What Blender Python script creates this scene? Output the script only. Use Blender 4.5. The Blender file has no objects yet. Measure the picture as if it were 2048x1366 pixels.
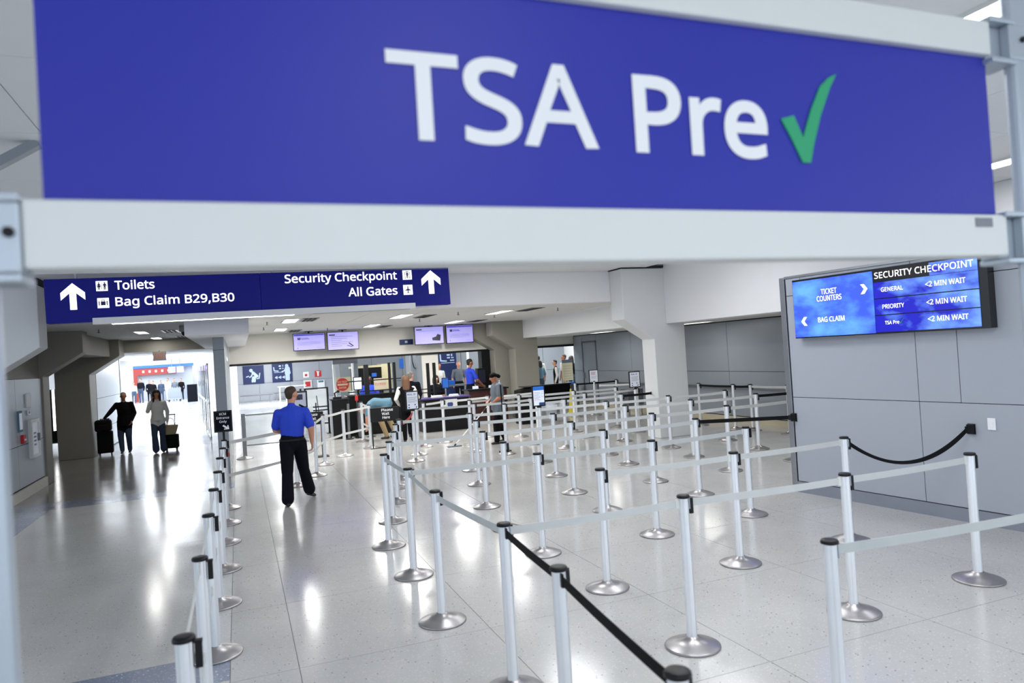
import bpy, bmesh, math, random
import numpy as np
from mathutils import Vector, Matrix, Euler
random.seed(7)
R = math.radians
SC = bpy.context.scene
COL = SC.collection

# ------------------------------------------------------------------ camera
CAM_H = 2.0177
PITCH, ROLL, YAW = R(0.789), R(-3.5745), R(21.1676)
def cam_axes():
    f0 = Vector((math.sin(YAW), math.cos(YAW), 0)); r0 = Vector((math.cos(YAW), -math.sin(YAW), 0)); u0 = Vector((0, 0, 1))
    f = f0*math.cos(PITCH) + u0*math.sin(PITCH); u = -f0*math.sin(PITCH) + u0*math.cos(PITCH)
    r = r0*math.cos(ROLL) + u*math.sin(ROLL); u2 = -r0*math.sin(ROLL) + u*math.cos(ROLL)
    return r, u2, f
cd = bpy.data.cameras.new('camera'); cam = bpy.data.objects.new('camera', cd); COL.objects.link(cam)
r_, u_, f_ = cam_axes()
m = Matrix.Identity(4)
for i in range(3):
    m[i][0] = r_[i]; m[i][1] = u_[i]; m[i][2] = -f_[i]
m[2][3] = CAM_H
cam.matrix_world = m
cd.sensor_width = 36; cd.lens = 25.0; cd.clip_start = 0.05; cd.clip_end = 200
cd.dof.use_dof = True; cd.dof.focus_distance = 11.0; cd.dof.aperture_fstop = 2.2
SC.camera = cam

# ------------------------------------------------------------------ world, exposure
w = bpy.data.worlds.new('world'); SC.world = w; w.use_nodes = True
bg = w.node_tree.nodes['Background']; bg.inputs[0].default_value = (0.78, 0.88, 1.0, 1); bg.inputs[1].default_value = 1.65
SC.view_settings.view_transform = 'Standard'; SC.view_settings.look = 'None'
SC.view_settings.exposure = 0.22; SC.view_settings.gamma = 1.0; SC.view_settings.use_curve_mapping = False
SC.cycles.use_denoising = True
SC.cycles.max_bounces = 8; SC.cycles.diffuse_bounces = 4; SC.cycles.glossy_bounces = 4
SC.cycles.sample_clamp_indirect = 6.0
HALL_W, CHECK_W, CORR_W, FAR_W, BACK_W = 27, 58, 14, 420, 175   # watts of one lamp in each zone

# ------------------------------------------------------------------ materials
def new_mat(name):
    mt = bpy.data.materials.new(name); mt.use_nodes = True
    nt = mt.node_tree; b = nt.nodes['Principled BSDF']
    return mt, nt, b
def rgb(h):
    h = h.lstrip('#'); c = [int(h[i:i+2], 16)/255 for i in (0, 2, 4)]
    return tuple(((x/12.92) if x <= 0.04045 else ((x+0.055)/1.055)**2.4) for x in c) + (1,)
MATS = {}
def M(name, col='#cccccc', rough=0.5, metal=0.0, var=0.06, scale=8.0, bump=0.0, bscale=60.0, emit=0.0, spec=0.5, alpha=1.0, trans=0.0, coat=0.0):
    """procedural principled material: colour varied a little by noise, optional fine bump"""
    if name in MATS: return MATS[name]
    mt, nt, b = new_mat(name); c = rgb(col)
    tc = nt.nodes.new('ShaderNodeNewGeometry')
    n = nt.nodes.new('ShaderNodeTexNoise'); n.inputs['Scale'].default_value = scale; n.inputs['Detail'].default_value = 4
    nt.links.new(tc.outputs['Position'], n.inputs['Vector'])
    mx = nt.nodes.new('ShaderNodeMix'); mx.data_type = 'RGBA'
    lo = tuple(x*(1-var) for x in c[:3]) + (1,); hi = tuple(min(1, x*(1+var)) for x in c[:3]) + (1,)
    mx.inputs[6].default_value = lo; mx.inputs[7].default_value = hi
    nt.links.new(n.outputs['Fac'], mx.inputs[0]); nt.links.new(mx.outputs[2], b.inputs['Base Color'])
    b.inputs['Roughness'].default_value = rough; b.inputs['Metallic'].default_value = metal
    b.inputs['Specular IOR Level'].default_value = spec; b.inputs['Coat Weight'].default_value = coat
    if bump > 0:
        n2 = nt.nodes.new('ShaderNodeTexNoise'); n2.inputs['Scale'].default_value = bscale; n2.inputs['Detail'].default_value = 3
        nt.links.new(tc.outputs['Position'], n2.inputs['Vector'])
        bp = nt.nodes.new('ShaderNodeBump'); bp.inputs['Strength'].default_value = bump; bp.inputs['Distance'].default_value = 0.01
        nt.links.new(n2.outputs['Fac'], bp.inputs['Height']); nt.links.new(bp.outputs[0], b.inputs['Normal'])
    if emit > 0:
        nt.links.new(mx.outputs[2], b.inputs['Emission Color']); b.inputs['Emission Strength'].default_value = emit
    if trans > 0: b.inputs['Transmission Weight'].default_value = trans; b.inputs['IOR'].default_value = 1.1
    b.inputs['Alpha'].default_value = alpha
    MATS[name] = mt; return mt
def terrazzo(name, base, chips, dark, rough=0.16):
    mt, nt, b = new_mat(name); g = nt.nodes.new('ShaderNodeNewGeometry')
    def vor(sc):
        v = nt.nodes.new('ShaderNodeTexVoronoi'); v.inputs['Scale'].default_value = sc; nt.links.new(g.outputs['Position'], v.inputs['Vector']); return v
    def ramp(src, stops):
        r = nt.nodes.new('ShaderNodeValToRGB'); el = r.color_ramp.elements
        el[0].position, el[0].color = stops[0]; el[1].position, el[1].color = stops[-1]
        for p, c in stops[1:-1]:
            e = el.new(p); e.color = c
        nt.links.new(src, r.inputs[0]); return r
    def mix(f, a, c):
        x = nt.nodes.new('ShaderNodeMix'); x.data_type = 'RGBA'
        nt.links.new(f, x.inputs[0]); nt.links.new(a, x.inputs[6])
        if isinstance(c, tuple): x.inputs[7].default_value = c
        else: nt.links.new(c, x.inputs[7])
        return x.outputs[2]
    n = nt.nodes.new('ShaderNodeTexNoise'); n.inputs['Scale'].default_value = 1.3; n.inputs['Detail'].default_value = 5
    nt.links.new(g.outputs['Position'], n.inputs['Vector'])
    b0 = rgb(base); big = ramp(n.outputs['Fac'], [(0.3, tuple(x*0.92 for x in b0[:3])+(1,)), (0.7, b0)])
    v1 = vor(90); sep = nt.nodes.new('ShaderNodeSeparateColor'); nt.links.new(v1.outputs['Color'], sep.inputs[0])
    f1 = ramp(sep.outputs[0], [(0.80, (0, 0, 0, 1)), (0.84, (1, 1, 1, 1))])
    k1 = ramp(v1.outputs['Distance'], [(0.35, (1, 1, 1, 1)), (0.5, (0, 0, 0, 1))])
    mul = nt.nodes.new('ShaderNodeMath'); mul.operation = 'MULTIPLY'; nt.links.new(f1.outputs[0], mul.inputs[0]); nt.links.new(k1.outputs[0], mul.inputs[1])
    c1 = mix(mul.outputs[0], big.outputs[0], rgb(chips))
    v2 = vor(55); sep2 = nt.nodes.new('ShaderNodeSeparateColor'); nt.links.new(v2.outputs['Color'], sep2.inputs[0])
    f2 = ramp(sep2.outputs[1], [(0.935, (0, 0, 0, 1)), (0.95, (1, 1, 1, 1))])
    k2 = ramp(v2.outputs['Distance'], [(0.22, (1, 1, 1, 1)), (0.34, (0, 0, 0, 1))])
    mul2 = nt.nodes.new('ShaderNodeMath'); mul2.operation = 'MULTIPLY'; nt.links.new(f2.outputs[0], mul2.inputs[0]); nt.links.new(k2.outputs[0], mul2.inputs[1])
    c2 = mix(mul2.outputs[0], c1, rgb(dark))
    nt.links.new(c2, b.inputs['Base Color'])
    rr = ramp(n.outputs['Fac'], [(0.3, (rough*0.8,)*3+(1,)), (0.7, (rough*1.2,)*3+(1,))]); nt.links.new(rr.outputs[0], b.inputs['Roughness'])
    b.inputs['Specular IOR Level'].default_value = 0.6
    MATS[name] = mt; return mt
terrazzo('terrazzo_beige', '#bab9b6', '#c9c7c3', '#6a6560')
terrazzo('terrazzo_blue', '#7f8799', '#a9b1c0', '#dfe2e8')
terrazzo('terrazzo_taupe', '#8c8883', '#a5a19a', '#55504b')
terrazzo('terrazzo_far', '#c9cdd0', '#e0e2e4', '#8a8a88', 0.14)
M('joint', '#6f6d69', 0.7); M('white_paint', '#e4e4e6', 0.55, var=0.02, scale=2); M('column_shade_taupe', '#918e84', 0.6, var=0.02, scale=2); M('column_paint', '#d9dbdc', 0.6, var=0.02, scale=2)  # inner columns' taupe has some of their shade put into the colour
M('cream_paint', '#e6e3da', 0.6, var=0.02, scale=2); M('ceiling_white', '#f1f3f5', 0.7, var=0.02, scale=3); M('ceiling_paint', '#d4d3d0', 0.7, var=0.03, scale=3, bump=0.1, bscale=180)
M('wall_laminate', '#a6abb5', 0.38, var=0.02, scale=1.5); M('wall_gap', '#1b1c1f', 0.8); M('grey_laminate', '#868e96', 0.33, var=0.03, scale=1.2)
M('steel', '#a6a9ae', 0.33, metal=0.9, var=0.04, scale=20); M('steel_dark', '#7b7d82', 0.4, metal=0.8); M('baseboard_steel', '#8d929e', 0.4, metal=0.3)
M('aluminium', '#eef1f5', 0.28, metal=0.55, var=0.02); M('base_steel', '#a9a6a6', 0.36, metal=0.95, var=0.05, scale=30)
M('black_plastic', '#0b0c0e', 0.45, spec=0.3, var=0.1); M('belt_grey', '#c7cac9', 0.6, bump=0.15, bscale=300); M('belt_black', '#07090c', 0.75, spec=0.2, bump=0.15, bscale=300)
M('belt_red', '#b3202c', 0.6); M('frame_white', '#d9dcda', 0.4, var=0.02); M('frame_metal', '#b4bdc6', 0.35, metal=0.5, var=0.03)
M('tsa_blue', '#2930a2', 0.45, spec=0.35, var=0.05, scale=2); M('sign_white', '#eef0f2', 0.5, var=0.02); M('check_green', '#23a06c', 0.5, var=0.03)
M('sign_blue_lit', '#0c1272', 0.45, var=0.03, emit=0.2, spec=0.2); M('letter_lit', '#ffffff', 0.5, var=0.0, emit=1.0)
M('lamp', '#fffaf2', 0.5, var=0.0, emit=9.0); M('lamp_hall', '#f8faff', 0.5, var=0.0, emit=3.0); M('lamp_cool', '#f4f8ff', 0.5, var=0.0, emit=14.0); M('lamp_sky', '#f4f8ff', 0.5, var=0.0, emit=2.2); M('lamp_strip', '#ffffff', 0.5, var=0, emit=4.0)
M('black_gloss', '#0c0d10', 0.25); M('black_wood', '#0a0a0c', 0.45, spec=0.25); M('wood_red', '#3a1a14', 0.35, var=0.25, scale=12)
M('glass', '#eef6fa', 0.03, var=0, trans=1.0); M('glass_dim', '#d4dce0', 0.25, var=0.05, alpha=0.5)
M('pict_blue', '#12265a', 0.5, var=0.02); M('pict_white', '#b9cbe6', 0.5, var=0.0); M('red', '#c3272b', 0.5); M('red_dull', '#8f2f2b', 0.5)
M('skin_light', '#c98f74', 0.5, var=0.06, scale=30); M('skin_tan', '#a86d50', 0.5, var=0.06, scale=30); M('skin_dark', '#5f3a2a', 0.5, var=0.06, scale=30)
M('shirt_blue', '#1d3fc4', 0.75, var=0.12, scale=9, bump=0.35, bscale=14); M('navy', '#0b0d17', 0.85, spec=0.15, var=0.2, scale=9, bump=0.35, bscale=14)
M('black_cloth', '#0c0c10', 0.9, spec=0.15, var=0.2, bump=0.3, bscale=16); M('white_cloth', '#dcdcd8', 0.8, var=0.05, bump=0.3, bscale=16); M('jeans', '#36455c', 0.85, var=0.15, bump=0.3, bscale=18)
M('grey_cloth', '#5f6670', 0.85, var=0.1, bump=0.3, bscale=16); M('khaki', '#9a8561', 0.85, var=0.1, bump=0.3, bscale=16); M('teal_cloth', '#5c8296', 0.85, var=0.1, bump=0.3, bscale=16)
M('hair_dark', '#1a1310', 0.6, var=0.3, scale=60, bump=0.4, bscale=90); M('hair_brown', '#3a2a20', 0.6, var=0.3, scale=60, bump=0.4, bscale=90); M('hair_blonde', '#5d3f28', 0.6, var=0.35, scale=60, bump=0.4, bscale=90); M('hair_grey', '#77736c', 0.6, var=0.3, scale=60, bump=0.4, bscale=90)
M('shoe', '#141416', 0.45); M('straw', '#a89c7c', 0.8, var=0.2, scale=60, bump=0.5, bscale=120); M('cloth_black_bag', '#08090b', 0.75, spec=0.2, var=0.2)
M('paper', '#dfe4f0', 0.5, var=0.02, emit=0.12); M('ink_blue', '#24427f', 0.6); M('ink_grey', '#8d95a8', 0.6); M('ink_red', '#b0434e', 0.6)
M('screen_lilac', '#aea8ee', 0.35, var=0.04, scale=0.8, emit=0.42, spec=0.2); M('screen_violet', '#4f4bb0', 0.3, var=0.03, emit=0.6); M('screen_ink', '#141430', 0.4)
M('screen_blue', '#2460b8', 0.3, var=0.1, emit=0.25); M('yellow', '#d8c64a', 0.5); M('beige_panel', '#c9bf9a', 0.6, var=0.04); M('purple', '#3a2a6a', 0.5)
M('exit_grey', '#6b655f', 0.6); M('exit_red', '#a02318', 0.6); M('ochre', '#b3ab94', 0.7)

# ------------------------------------------------------------------ helpers
class MB:
    """collects faces for one mesh"""
    def __init__(s): s.v, s.f, s.mi, s.cur, s.lift = [], [], [], 0, 0.0
    def add(s, vs, fs):
        o = len(s.v); s.v += [tuple(p) for p in vs]; s.f += [tuple(i+o for i in f) for f in fs]; s.mi += [s.cur]*len(fs); return s
    def box(s, x0, x1, y0, y1, z0, z1):
        v = [(x0,y0,z0),(x1,y0,z0),(x1,y1,z0),(x0,y1,z0),(x0,y0,z1),(x1,y0,z1),(x1,y1,z1),(x0,y1,z1)]
        return s.add(v, [(0,3,2,1),(4,5,6,7),(0,1,5,4),(1,2,6,5),(2,3,7,6),(3,0,4,7)])
    def bar(s, p, q, w, d=None, up=(0, 0, 1)):
        """rectangular bar from p to q, w wide across, d along up"""
        p, q = Vector(p), Vector(q); a = (q-p).normalized(); u = Vector(up)
        if abs(a.dot(u)) > 0.95: u = Vector((0, 1, 0))
        r = a.cross(u).normalized(); u = r.cross(a); d = d or w; o = []
        for e in (p, q):
            for i, j in ((-1,-1),(1,-1),(1,1),(-1,1)): o.append(e + r*i*w/2 + u*j*d/2)
        return s.add(o, [(0,1,2,3),(7,6,5,4),(0,4,5,1),(1,5,6,2),(2,6,7,3),(3,7,4,0)])
    def tube(s, pts, rad, n=8):
        pts = [Vector(p) for p in pts]; vs, fs = [], []
        for i, p in enumerate(pts):
            a = (pts[min(i+1, len(pts)-1)] - pts[max(i-1, 0)]).normalized(); u = Vector((0, 0, 1)) if abs(a.z) < 0.9 else Vector((0, 1, 0))
            r = a.cross(u).normalized(); u = r.cross(a); ra = rad[i] if isinstance(rad, (list, tuple)) else rad
            vs += [p + r*ra*math.cos(2*math.pi*k/n) + u*ra*math.sin(2*math.pi*k/n) for k in range(n)]
        for i in range(len(pts)-1):
            for k in range(n): fs.append((i*n+k, i*n+(k+1) % n, (i+1)*n+(k+1) % n, (i+1)*n+k))
        fs.append(tuple(reversed(range(n)))); fs.append(tuple(range((len(pts)-1)*n, len(pts)*n)))
        return s.add(vs, fs)
    def lathe(s, prof, n=24, c=(0, 0, 0)):
        vs, fs = [], []
        for r, z in prof: vs += [(c[0]+r*math.cos(2*math.pi*k/n), c[1]+r*math.sin(2*math.pi*k/n), c[2]+z) for k in range(n)]
        for i in range(len(prof)-1):
            for k in range(n): fs.append((i*n+k, i*n+(k+1) % n, (i+1)*n+(k+1) % n, (i+1)*n+k))
        fs.append(tuple(reversed(range(n)))); fs.append(tuple(range((len(prof)-1)*n, len(prof)*n)))
        return s.add(vs, fs)
    def prism(s, poly, y0, y1):
        """polygon in x,z (counter-clockwise seen from -y) extruded from y0 to y1"""
        n = len(poly); v = [(x, y0, z) for x, z in poly] + [(x, y1, z) for x, z in poly]
        return s.add(v, [tuple(range(n)), tuple(reversed(range(n, 2*n)))] + [(i+n, (i+1) % n+n, (i+1) % n, i) for i in range(n)])
    # flat print in the x,z plane facing -y; d is how far it stands proud
    def rise(s, d): s.lift += 0.0003; return d+s.lift      # overlapping strokes lie at slightly different depths
    def rect(s, x0, x1, z0, z1, d=0.002): return s.box(x0, x1, -s.rise(d), 0, z0, z1)
    def disc(s, x, z, r, d=0.002, n=20): return s.prism([(x+r*math.cos(2*math.pi*k/n), z+r*math.sin(2*math.pi*k/n)) for k in range(n)], -s.rise(d), 0)
    def stroke(s, pts, w, d=0.002):
        for (a, b) in zip(pts, pts[1:]):
            ax, az = b[0]-a[0], b[1]-a[1]; l = math.hypot(ax, az); nx, nz = -az/l*w/2, ax/l*w/2
            s.prism([(a[0]-nx, a[1]-nz), (b[0]-nx, b[1]-nz), (b[0]+nx, b[1]+nz), (a[0]+nx, a[1]+nz)], -s.rise(d), 0)
        for p in pts: s.disc(p[0], p[1], w/2, d, 12)
        return s
    def mesh(s, name, mats, smooth=False):
        me = bpy.data.meshes.new(name); me.from_pydata(s.v, [], s.f)
        for mm in (mats if isinstance(mats, (list, tuple)) else [mats]): me.materials.append(MATS[mm] if isinstance(mm, str) else mm)
        me.polygons.foreach_set('material_index', s.mi)
        if smooth: me.polygons.foreach_set('use_smooth', [True]*len(s.f))
        me.update(); return me
    def build(s, name, mats, parent=None, loc=(0, 0, 0), rz=0.0, smooth=False, bevel=0.0):
        o = bpy.data.objects.new(name, s.mesh(name, mats, smooth)); COL.objects.link(o); o.location = loc; o.rotation_euler.z = rz; o.parent = parent
        if smooth:
            es = o.modifiers.new('split', 'EDGE_SPLIT'); es.split_angle = R(35)
        if bevel:
            b = o.modifiers.new('bevel', 'BEVEL'); b.width = bevel; b.segments = 2; b.limit_method = 'ANGLE'
        return o
def tag(o, label=None, cat=None, group=None, kind=None):
    if label: o['label'] = label
    if cat: o['category'] = cat
    if group: o['group'] = group
    if kind: o['kind'] = kind
    return o
def thing(name, label, cat, loc=(0, 0, 0), rz=0.0, group=None):
    o = bpy.data.objects.new(name, None); COL.objects.link(o); o.location = loc; o.rotation_euler.z = rz; o.empty_display_size = 0.1
    return tag(o, label, cat, group)
def inst(me, name, parent, loc=(0, 0, 0), rz=0.0):
    o = bpy.data.objects.new(name, me); COL.objects.link(o); o.location = loc; o.rotation_euler.z = rz; o.parent = parent; return o
def area(name, loc, sx, sy, watt, col=(1, 1, 1), parent=None, rot=(0, 0, 0)):
    l = bpy.data.lights.new(name, 'AREA'); l.shape = 'RECTANGLE'; l.size, l.size_y, l.energy, l.color = sx, sy, watt, col
    o = bpy.data.objects.new(name, l); COL.objects.link(o); o.location = loc; o.rotation_euler = rot; o.parent = parent; return o
CAPH = None; FONT = None
try:
    import os
    FONT = bpy.data.fonts.load(os.path.join(bpy.utils.system_resource('DATAFILES', path='fonts'), 'NotoSansMath-Regular.woff2'))   # a font that ships with Blender
except Exception:
    FONT = None
def text(body, parent, mat, x0, x1, zb, cap, y=-0.003, bold=0.05, name='lettering', loc=(0, 0, 0)):
    """flat lettering in the x,z plane facing -y: left and right ends, baseline and cap height given; bold is the stroke gain in cap heights"""
    global CAPH
    def curve(t):
        cu = bpy.data.curves.new('t', 'FONT'); cu.body = t; cu.resolution_u = 4
        if FONT: cu.font = FONT
        o = bpy.data.objects.new('t', cu); COL.objects.link(o); dg = bpy.context.evaluated_depsgraph_get()
        me = bpy.data.meshes.new_from_object(o.evaluated_get(dg)); bpy.data.objects.remove(o); bpy.data.curves.remove(cu); return me
    if CAPH is None:
        h = curve('H'); CAPH = max(v.co.y for v in h.vertices)
    me = curve(body); xs = [v.co.x for v in me.vertices]; a, b = min(xs), max(xs); gw = bold*cap/2; sx = (x1-x0-2*gw)/(b-a); sz = (cap-2*gw)/CAPH
    bm = bmesh.new(); bm.from_mesh(me); bmesh.ops.remove_doubles(bm, verts=bm.verts[:], dist=3.5e-3)
    P = [(x0+gw+(v.co.x-a)*sx, zb+gw+v.co.y*sz) for v in bm.verts]; bm.verts.index_update()
    N = {}; T = np.array([[P[v.index] for v in f.verts[:3]] for f in bm.faces if len(f.verts) == 3]).reshape(-1, 3, 2)
    def inside(x, z):
        d = [(T[:, (i+1) % 3, 0]-T[:, i, 0])*(z-T[:, i, 1])-(T[:, (i+1) % 3, 1]-T[:, i, 1])*(x-T[:, i, 0]) for i in range(3)]
        return bool((((d[0] > 0) & (d[1] > 0) & (d[2] > 0)) | ((d[0] < 0) & (d[1] < 0) & (d[2] < 0))).any())
    for e in bm.edges:
        if len(e.link_faces) != 1: continue
        i, k = e.verts[0].index, e.verts[1].index; p, q = P[i], P[k]; dx, dz = q[0]-p[0], q[1]-p[1]; l = math.hypot(dx, dz)
        if l < 1e-8: continue
        c = [v.index for v in e.link_faces[0].verts if v.index not in (i, k)]; nx, nz = -dz/l, dx/l
        if c and (P[c[0]][0]-p[0])*nx+(P[c[0]][1]-p[1])*nz > 0: nx, nz = -nx, -nz
        if inside((p[0]+q[0])/2+nx*cap*2e-3, (p[1]+q[1])/2+nz*cap*2e-3): continue      # a seam of the filled glyph, not its outline
        for v in (i, k): N.setdefault(v, []).append((nx, nz))
    Q = list(P)
    for v, ns_ in N.items():
        sx_, sz_ = sum(n[0] for n in ns_), sum(n[1] for n in ns_); l = math.hypot(sx_, sz_)
        if l < 1e-6: continue
        sx_, sz_ = sx_/l, sz_/l; mt = gw/max(0.8, sx_*ns_[0][0]+sz_*ns_[0][1]); Q[v] = (P[v][0]+sx_*mt, P[v][1]+sz_*mt)
    out = MB(); out.add([(x, y, z) for x, z in Q], [tuple(v.index for v in f.verts) for f in bm.faces])
    bm.free(); bpy.data.meshes.remove(me); o = out.build(name, mat, parent, loc); return o
ORD = ['first', 'second', 'third', 'fourth', 'fifth', 'sixth', 'seventh', 'eighth', 'ninth']
# ------------------------------------------------------------------ structure
def struct(o): o['kind'] = 'structure'; return o
floor = struct(MB().box(-15, 15, -7, 62, -0.12, -0.004).build('floor', 'joint'))
XS = [-6.0, -3.5, -2.85, -0.154, 0.277, 1.625, 2.973, 4.321, 5.669, 7.017, 8.365, 9.713, 11.12]
YS = [-6.2, -4.8, -3.4, -2.0, -0.6, 0.8, 2.2, 3.6, 5.0, 6.4, 7.8, 9.2, 10.6, 12.0, 13.4, 14.8, 16.2, 17.6, 19.0, 20.4, 21.5]
YC = [-6.2, -2.0, 2.2, 5.046, 5.546, 9.3, 13.0, 13.75, 17.6, 21.5]
pmesh = {}
def slab(x0, x1, y0, y1, mat):
    k = (round(x1-x0, 3), round(y1-y0, 3), mat); g = 0.002
    if k not in pmesh: pmesh[k] = MB().box(g, x1-x0-g, g, y1-y0-g, -0.0035, 0).mesh('terrazzo_panel', mat)
    inst(pmesh[k], 'terrazzo_panel', floor, (x0, y0, 0))
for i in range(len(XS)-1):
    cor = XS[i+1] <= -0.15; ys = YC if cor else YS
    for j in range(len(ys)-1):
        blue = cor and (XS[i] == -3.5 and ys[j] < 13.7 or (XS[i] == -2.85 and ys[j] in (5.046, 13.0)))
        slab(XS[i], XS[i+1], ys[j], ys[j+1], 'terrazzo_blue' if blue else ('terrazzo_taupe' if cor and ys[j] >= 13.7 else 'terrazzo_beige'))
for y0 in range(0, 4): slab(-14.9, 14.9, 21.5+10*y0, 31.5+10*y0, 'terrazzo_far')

def column(xi, side, y0, y1, top, label, mat='column_shade_taupe'):
    """haunched concrete column: xi is the inner face, side +1 when the haunch reaches towards +x"""
    xo = xi-side*0.76; xu = xi+side*0.70
    p = [(xo, 0), (xi, 0), (xi, 2.09), (xu, 2.53), (xu, top), (xo, top)]
    if side < 0: p = p[::-1]
    o = MB().prism(p, y0, y1).build('column', mat, bevel=0.012); o['label'] = label; return struct(o)
column(-3.52, 1, 12.83, 13.33, 3.50, 'white haunched column at far left beside the blue overhead sign', 'column_paint')
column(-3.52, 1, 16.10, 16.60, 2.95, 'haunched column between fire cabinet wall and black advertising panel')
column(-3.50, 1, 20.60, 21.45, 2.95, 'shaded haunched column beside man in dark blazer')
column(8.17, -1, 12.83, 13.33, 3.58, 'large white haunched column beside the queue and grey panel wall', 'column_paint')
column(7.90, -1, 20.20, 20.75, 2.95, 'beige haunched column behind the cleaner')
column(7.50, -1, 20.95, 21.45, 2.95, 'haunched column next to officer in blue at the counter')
MB().box(7.45, 8.95, 12.8, 13.36, 3.585, 3.655).build('trim_1', 'wall_gap')['kind'] = 'structure'
MB().box(-4.3, -2.8, 12.8, 13.36, 3.505, 3.655).build('trim_2', 'wall_gap')['kind'] = 'structure'

# bulkheads and beams
struct(MB().box(-2.86, 8.17, 13.34, 13.6, 2.95, 3.66).build('wall_bulkhead', 'white_paint'))
struct(MB().box(-0.81, 0.22, 13.2, 21.4, 2.62, 2.95).build('trim_3', 'white_paint', bevel=0.008))
struct(MB().box(8.20, 8.95, 13.34, 20.2, 2.40, 2.95).build('trim_4', 'column_paint', bevel=0.008))
struct(MB().box(8.48, 8.95, 3.0, 12.83, 2.40, 3.66).build('trim_5', 'white_paint', bevel=0.008))
struct(MB().box(-3.5, -3.02, 16.6, 20.6, 2.52, 2.95).build('trim_6', 'column_shade_taupe'))
struct(MB().box(-3.5, -0.81, 21.4, 21.7, 2.62, 2.95).build('trim_7', 'column_shade_taupe'))
struct(MB().box(-5.8, 8.05, 12.35, 13.33, 3.60, 3.655).build('trim_8', 'white_paint'))

# ceilings with their panels
def ceil(name, x0, x1, y0, y1, z, nx, ny, mat='ceiling_paint', th=0.2):
    c = struct(MB().box(x0, x1, y0, y1, z+0.012, z+th).build(name, 'joint'))
    dx, dy = (x1-x0)/nx, (y1-y0)/ny; g = 0.004
    me = MB().box(g, dx-g, g, dy-g, 0, 0.0115).mesh('ceiling_panel', mat)
    for i in range(nx):
        for j in range(ny): inst(me, 'ceiling_panel', c, (x0+i*dx, y0+j*dy, z))
    return c
ceil('ceiling_hall', -6.2, 9.0, -6.2, 13.3, 3.66, 12, 15, 'ceiling_white')
ceil('ceiling_checkpoint', 0.22, 8.2, 13.6, 21.4, 2.95, 7, 6)
ceil('ceiling_corridor', -4.4, -0.81, 13.6, 21.4, 2.95, 3, 6)
ceil('ceiling_side', 8.95, 11.3, 3.0, 22.6, 2.425, 2, 14)
ceil('ceiling_far_corridor', -4.4, -0.2, 21.7, 34.0, 2.62, 3, 8)
ceil('ceiling_back_room', -0.2, 13, 21.7, 46, 3.25, 8, 12)
ceil('ceiling_concourse', -15, -0.2, 34.0, 61, 5.2, 6, 8)
ceil('ceiling_left_bay', -9.5, -4.4, 12.9, 34.0, 2.95, 3, 8)

# checkpoint back wall with its black header
wb = struct(MB().box(-0.21, 8.2, 21.4, 21.6, 2.14, 2.95).build('wall_back', 'cream_paint'))
MB().box(-0.21, 7.5, 21.36, 21.62, 2.08, 2.14).build('header', 'black_plastic', wb)
MB().box(5.27, 5.80, 21.42, 21.6, 0, 2.08).build('pier', 'cream_paint', wb)
MB().box(5.15, 5.27, 21.40, 21.62, 0, 2.08).build('pier_edge', 'grey_laminate', wb)
MB().box(7.22, 7.50, 21.40, 21.75, 0, 2.08).build('door_jamb', 'black_plastic', wb)
wr = struct(MB().box(8.4, 11.1, 22.5, 22.7, 2.14, 2.43).build('wall_back_right', 'cream_paint'))
MB().box(8.4, 11.1, 22.46, 22.72, 2.07, 2.14).build('header', 'black_plastic', wr)
# partition between corridor and checkpoint
wm = struct(MB().box(-0.41, -0.22, 14.28, 21.4, 0, 2.62).build('wall_middle', 'grey_laminate'))
MB().box(-0.415, -0.215, 14.272, 14.28, 2.38, 2.386).build('panel_joint', 'wall_gap', wm)
for (a, b) in ((15.6, 15.66), (18.0, 18.06)): MB().box(-0.22, -0.205, a, b, 0.0, 2.2).build('door_frame', 'frame_white', wm)
MB().box(-0.22, -0.205, 15.6, 18.06, 2.2, 2.27).build('door_frame', 'frame_white', wm)

def panel_wall(name, origin, rz, cells, thick, mat, back, W, Hh, gap=0.006):
    """wall in local x (along) / z, facing local -y; cells are x0,x1,z0,z1 of proud laminate panels"""
    o = struct(MB().box(0, W, 0.02, thick, 0, Hh).build(name, back, loc=origin, rz=rz))
    for (a, b, c, d) in cells: MB().box(a+gap, b-gap, 0.0, 0.0195, c+gap, d-gap).build('wall_panel', mat, o, bevel=0.002)
    return o
# right partition wall with the big display
RW_O, RW_R = (6.58, 7.28, 0), math.atan2(-0.99393, 0.11003)
wall_right = panel_wall('wall_right', RW_O, RW_R, [
    (0.07, 1.74, 0.14, 1.21), (1.74, 3.42, 0.14, 1.21), (3.42, 5.2, 0.14, 1.21), (0.07, 1.74, 1.21, 2.5), (1.74, 2.18, 1.21, 2.5), (2.18, 3.86, 1.21, 2.5), (3.86, 5.2, 1.21, 2.5),
    (0.07, 0.3, 2.5, 2.72), (0.3, 1.74, 2.5, 2.72), (1.74, 2.18, 2.5, 2.72), (2.18, 3.86, 2.5, 2.72), (3.86, 5.2, 2.5, 2.72)], 0.16, 'wall_laminate', 'wall_gap', 5.2, 2.72, 0.0035)
MB().box(-0.02, 0.06, -0.012, 0.17, 0, 2.74).build('edge_trim', 'steel', wall_right, bevel=0.004)
MB().box(0.06, 5.2, -0.01, 0.165, 2.72, 2.75).build('top_trim', 'steel', wall_right)
bb = MB().box(0.06, 5.2, -0.008, 0.02, 0.0, 0.135).build('baseboard', 'baseboard_steel', wall_right)
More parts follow.
